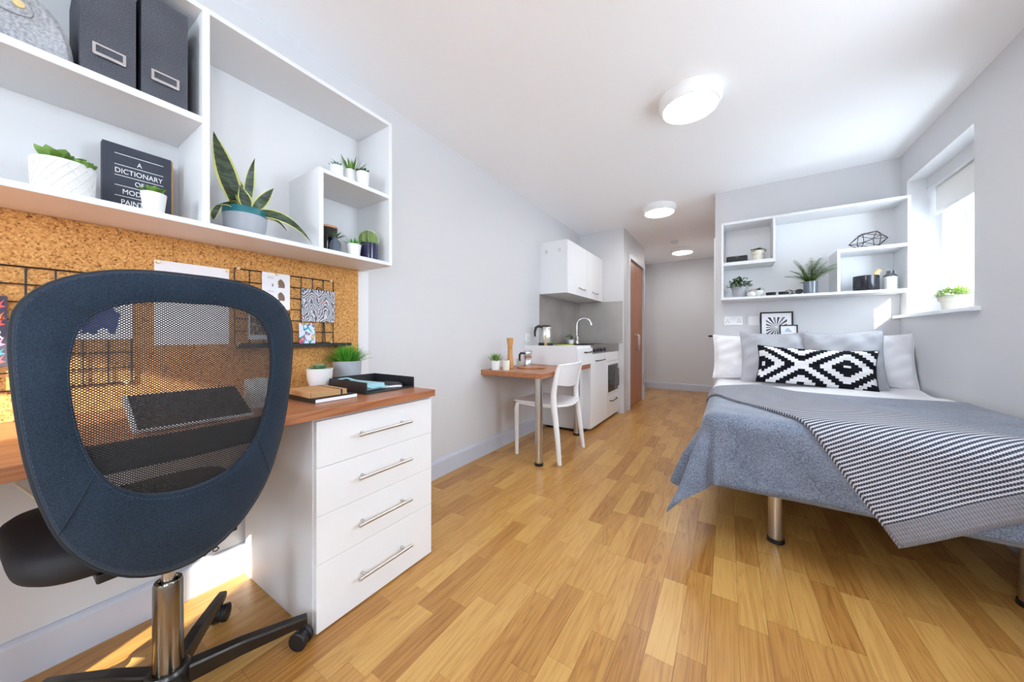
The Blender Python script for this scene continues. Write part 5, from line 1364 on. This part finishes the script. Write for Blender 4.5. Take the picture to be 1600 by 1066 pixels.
# wire polyhedron
t = thing('wire_ornament', 'black wire geometric ornament on the upper right box shelf', 'ornament', (0.915, 3.70, Z3), R(8))
V0 = []
for k in range(5):
    a_ = 2 * pi * k / 5 - pi / 2
    V0.append(V((-0.045, 0.056 * cos(a_), 0.062 + 0.062 * sin(a_))))
for k in range(5):
    a_ = 2 * pi * k / 5 - pi / 2 + pi / 5
    V0.append(V((0.050, 0.058 * cos(a_), 0.066 + 0.066 * sin(a_))))
V0 += [V((-0.115, 0, 0.040)), V((0.112, 0, 0.075))]
edges = [(k, (k + 1) % 5) for k in range(5)] + [(5 + k, 5 + (k + 1) % 5) for k in range(5)] + [(k, 5 + k) for k in range(5)] + [(k, 5 + (k + 4) % 5) for k in range(5)] + [(k, 10) for k in range(5)] + [(5 + k, 11) for k in range(5)]
zmin = min(p.z for p in V0)
for a_, b_ in edges:
    off = V((0, 0, -zmin + 0.0022))
    part(t, 'rod', MB().cyl(V0[a_] + off, V0[b_] + off, 0.0022, n=6), wire_m)

def picture_frame(label, w_, h_, loc, lean, art):
    t = thing('picture_frame', label, 'picture', loc)
    b_ = 0.012 if w_ > 0.15 else 0.009
    R_ = (R(-lean), 0, 0)
    part(t, 'frame', MB().add(*(lambda o, i: ([(x, y, z) for y in (0, 0.014) for x, z in o + i], [(0,1,5,4),(1,2,6,5),(2,3,7,6),(3,0,4,7)] + [(8+a, 8+d, 8+c, 8+b) for a, b, c, d in ((0,1,5,4),(1,2,6,5),(2,3,7,6),(3,0,4,7))] + [(0,8,9,1),(1,9,10,2),(2,10,11,3),(3,11,8,0)] + [(4,5,13,12),(5,6,14,13),(6,7,15,14),(7,4,12,15)]))([(-w_/2, 0), (w_/2, 0), (w_/2, h_), (-w_/2, h_)], [(-w_/2 + b_, b_), (w_/2 - b_, b_), (w_/2 - b_, h_ - b_), (-w_/2 + b_, h_ - b_)])), black_mt, rot=R_)
    mt = part(t, 'mount', bx(-w_/2 + b_, w_/2 - b_, 0.005, 0.009, b_, h_ - b_), paper_w, rot=R_)
    return t, mt, b_
t, mt, b_ = picture_frame('black framed print of radiating grey rays behind the pillows', 0.235, 0.315, (0.362, 3.79, 0.905), 6, None)
ray_m = mat('print_black', (40, 40, 44), 0.8)
cxr, czr = 0.0, 0.175
for k in range(18):
    a_ = 2 * pi * k / 18; d_ = 0.10
    def box_hit(a): 
        m_ = max(abs(cos(a)) / 0.074, abs(sin(a)) / 0.092); return (cxr + cos(a) / m_, czr + sin(a) / m_)
    p1, p2 = box_hit(a_ - 0.085), box_hit(a_ + 0.085)
    flat_pts = [(cxr + 0.006 * cos(a_), czr + 0.006 * sin(a_)), p1, p2]
    part(mt, 'ray_print', MB().add([(x, 0.0048, z) for x, z in flat_pts] + [(x, 0.0045, z) for x, z in flat_pts], [(0, 1, 2), (5, 4, 3), (0, 3, 4, 1), (1, 4, 5, 2), (2, 5, 3, 0)]), mat('print_mid_grey', (120, 120, 124), 0.8) if k % 2 else ray_m)
t, mt, b_ = picture_frame('small black framed blue landscape in front of the ray print', 0.125, 0.175, (0.440, 3.745, 0.925), 6, None)
sk_pts = [(-0.044, 0.035), (0.044, 0.035), (0.044, 0.085), (0.026, 0.110), (0.010, 0.135), (-0.004, 0.148), (-0.018, 0.138), (-0.032, 0.105), (-0.044, 0.080)]
part(mt, 'mountain_print', MB().add([(x, 0.0048, z) for x, z in sk_pts] + [(x, 0.0044, z) for x, z in sk_pts], [tuple(range(8, -1, -1)), tuple(range(9, 18))] + [(i, (i+1) % 9, 9 + (i+1) % 9, 9 + i) for i in range(9)]), mat('print_pale_blue', (170, 190, 210), 0.8))

# ------------------------------------------------------------------ window things
t = thing('roller_blind', 'off-white roller blind drawn partway down the window', 'blind', (0, 0, 0))
part(t, 'roller', MB().cyl((1.282, 2.93, 2.12), (1.282, 3.72, 2.12), 0.022, n=20), white_sat, 40)
bl = mat('blind_fabric', (226, 224, 220), 0.9)
part(t, 'fabric', bx(1.262, 1.2632, 2.945, 3.700, 1.895, 2.12), bl)
part(t, 'bottom_bar', bx(1.257, 1.268, 2.945, 3.700, 1.875, 1.897), white_sat, bevel=0.003)
t = thing('potted_plant', 'pale green leafy plant in a cream pot on the window sill', 'plant', (1.185, 3.235, 1.160))
part(t, 'pot', MB().lathe([(0, 0), (0.052, 0), (0.056, 0.004), (0.064, 0.055), (0.072, 0.058), (0.076, 0.092), (0.070, 0.093), (0.068, 0.08), (0, 0.08)], 40), ceramic_c, 30)
bushy(t, (0, 0, 0.085), 0.086, 0.060, 900, 0.015, 0.009, green_pale, 61)
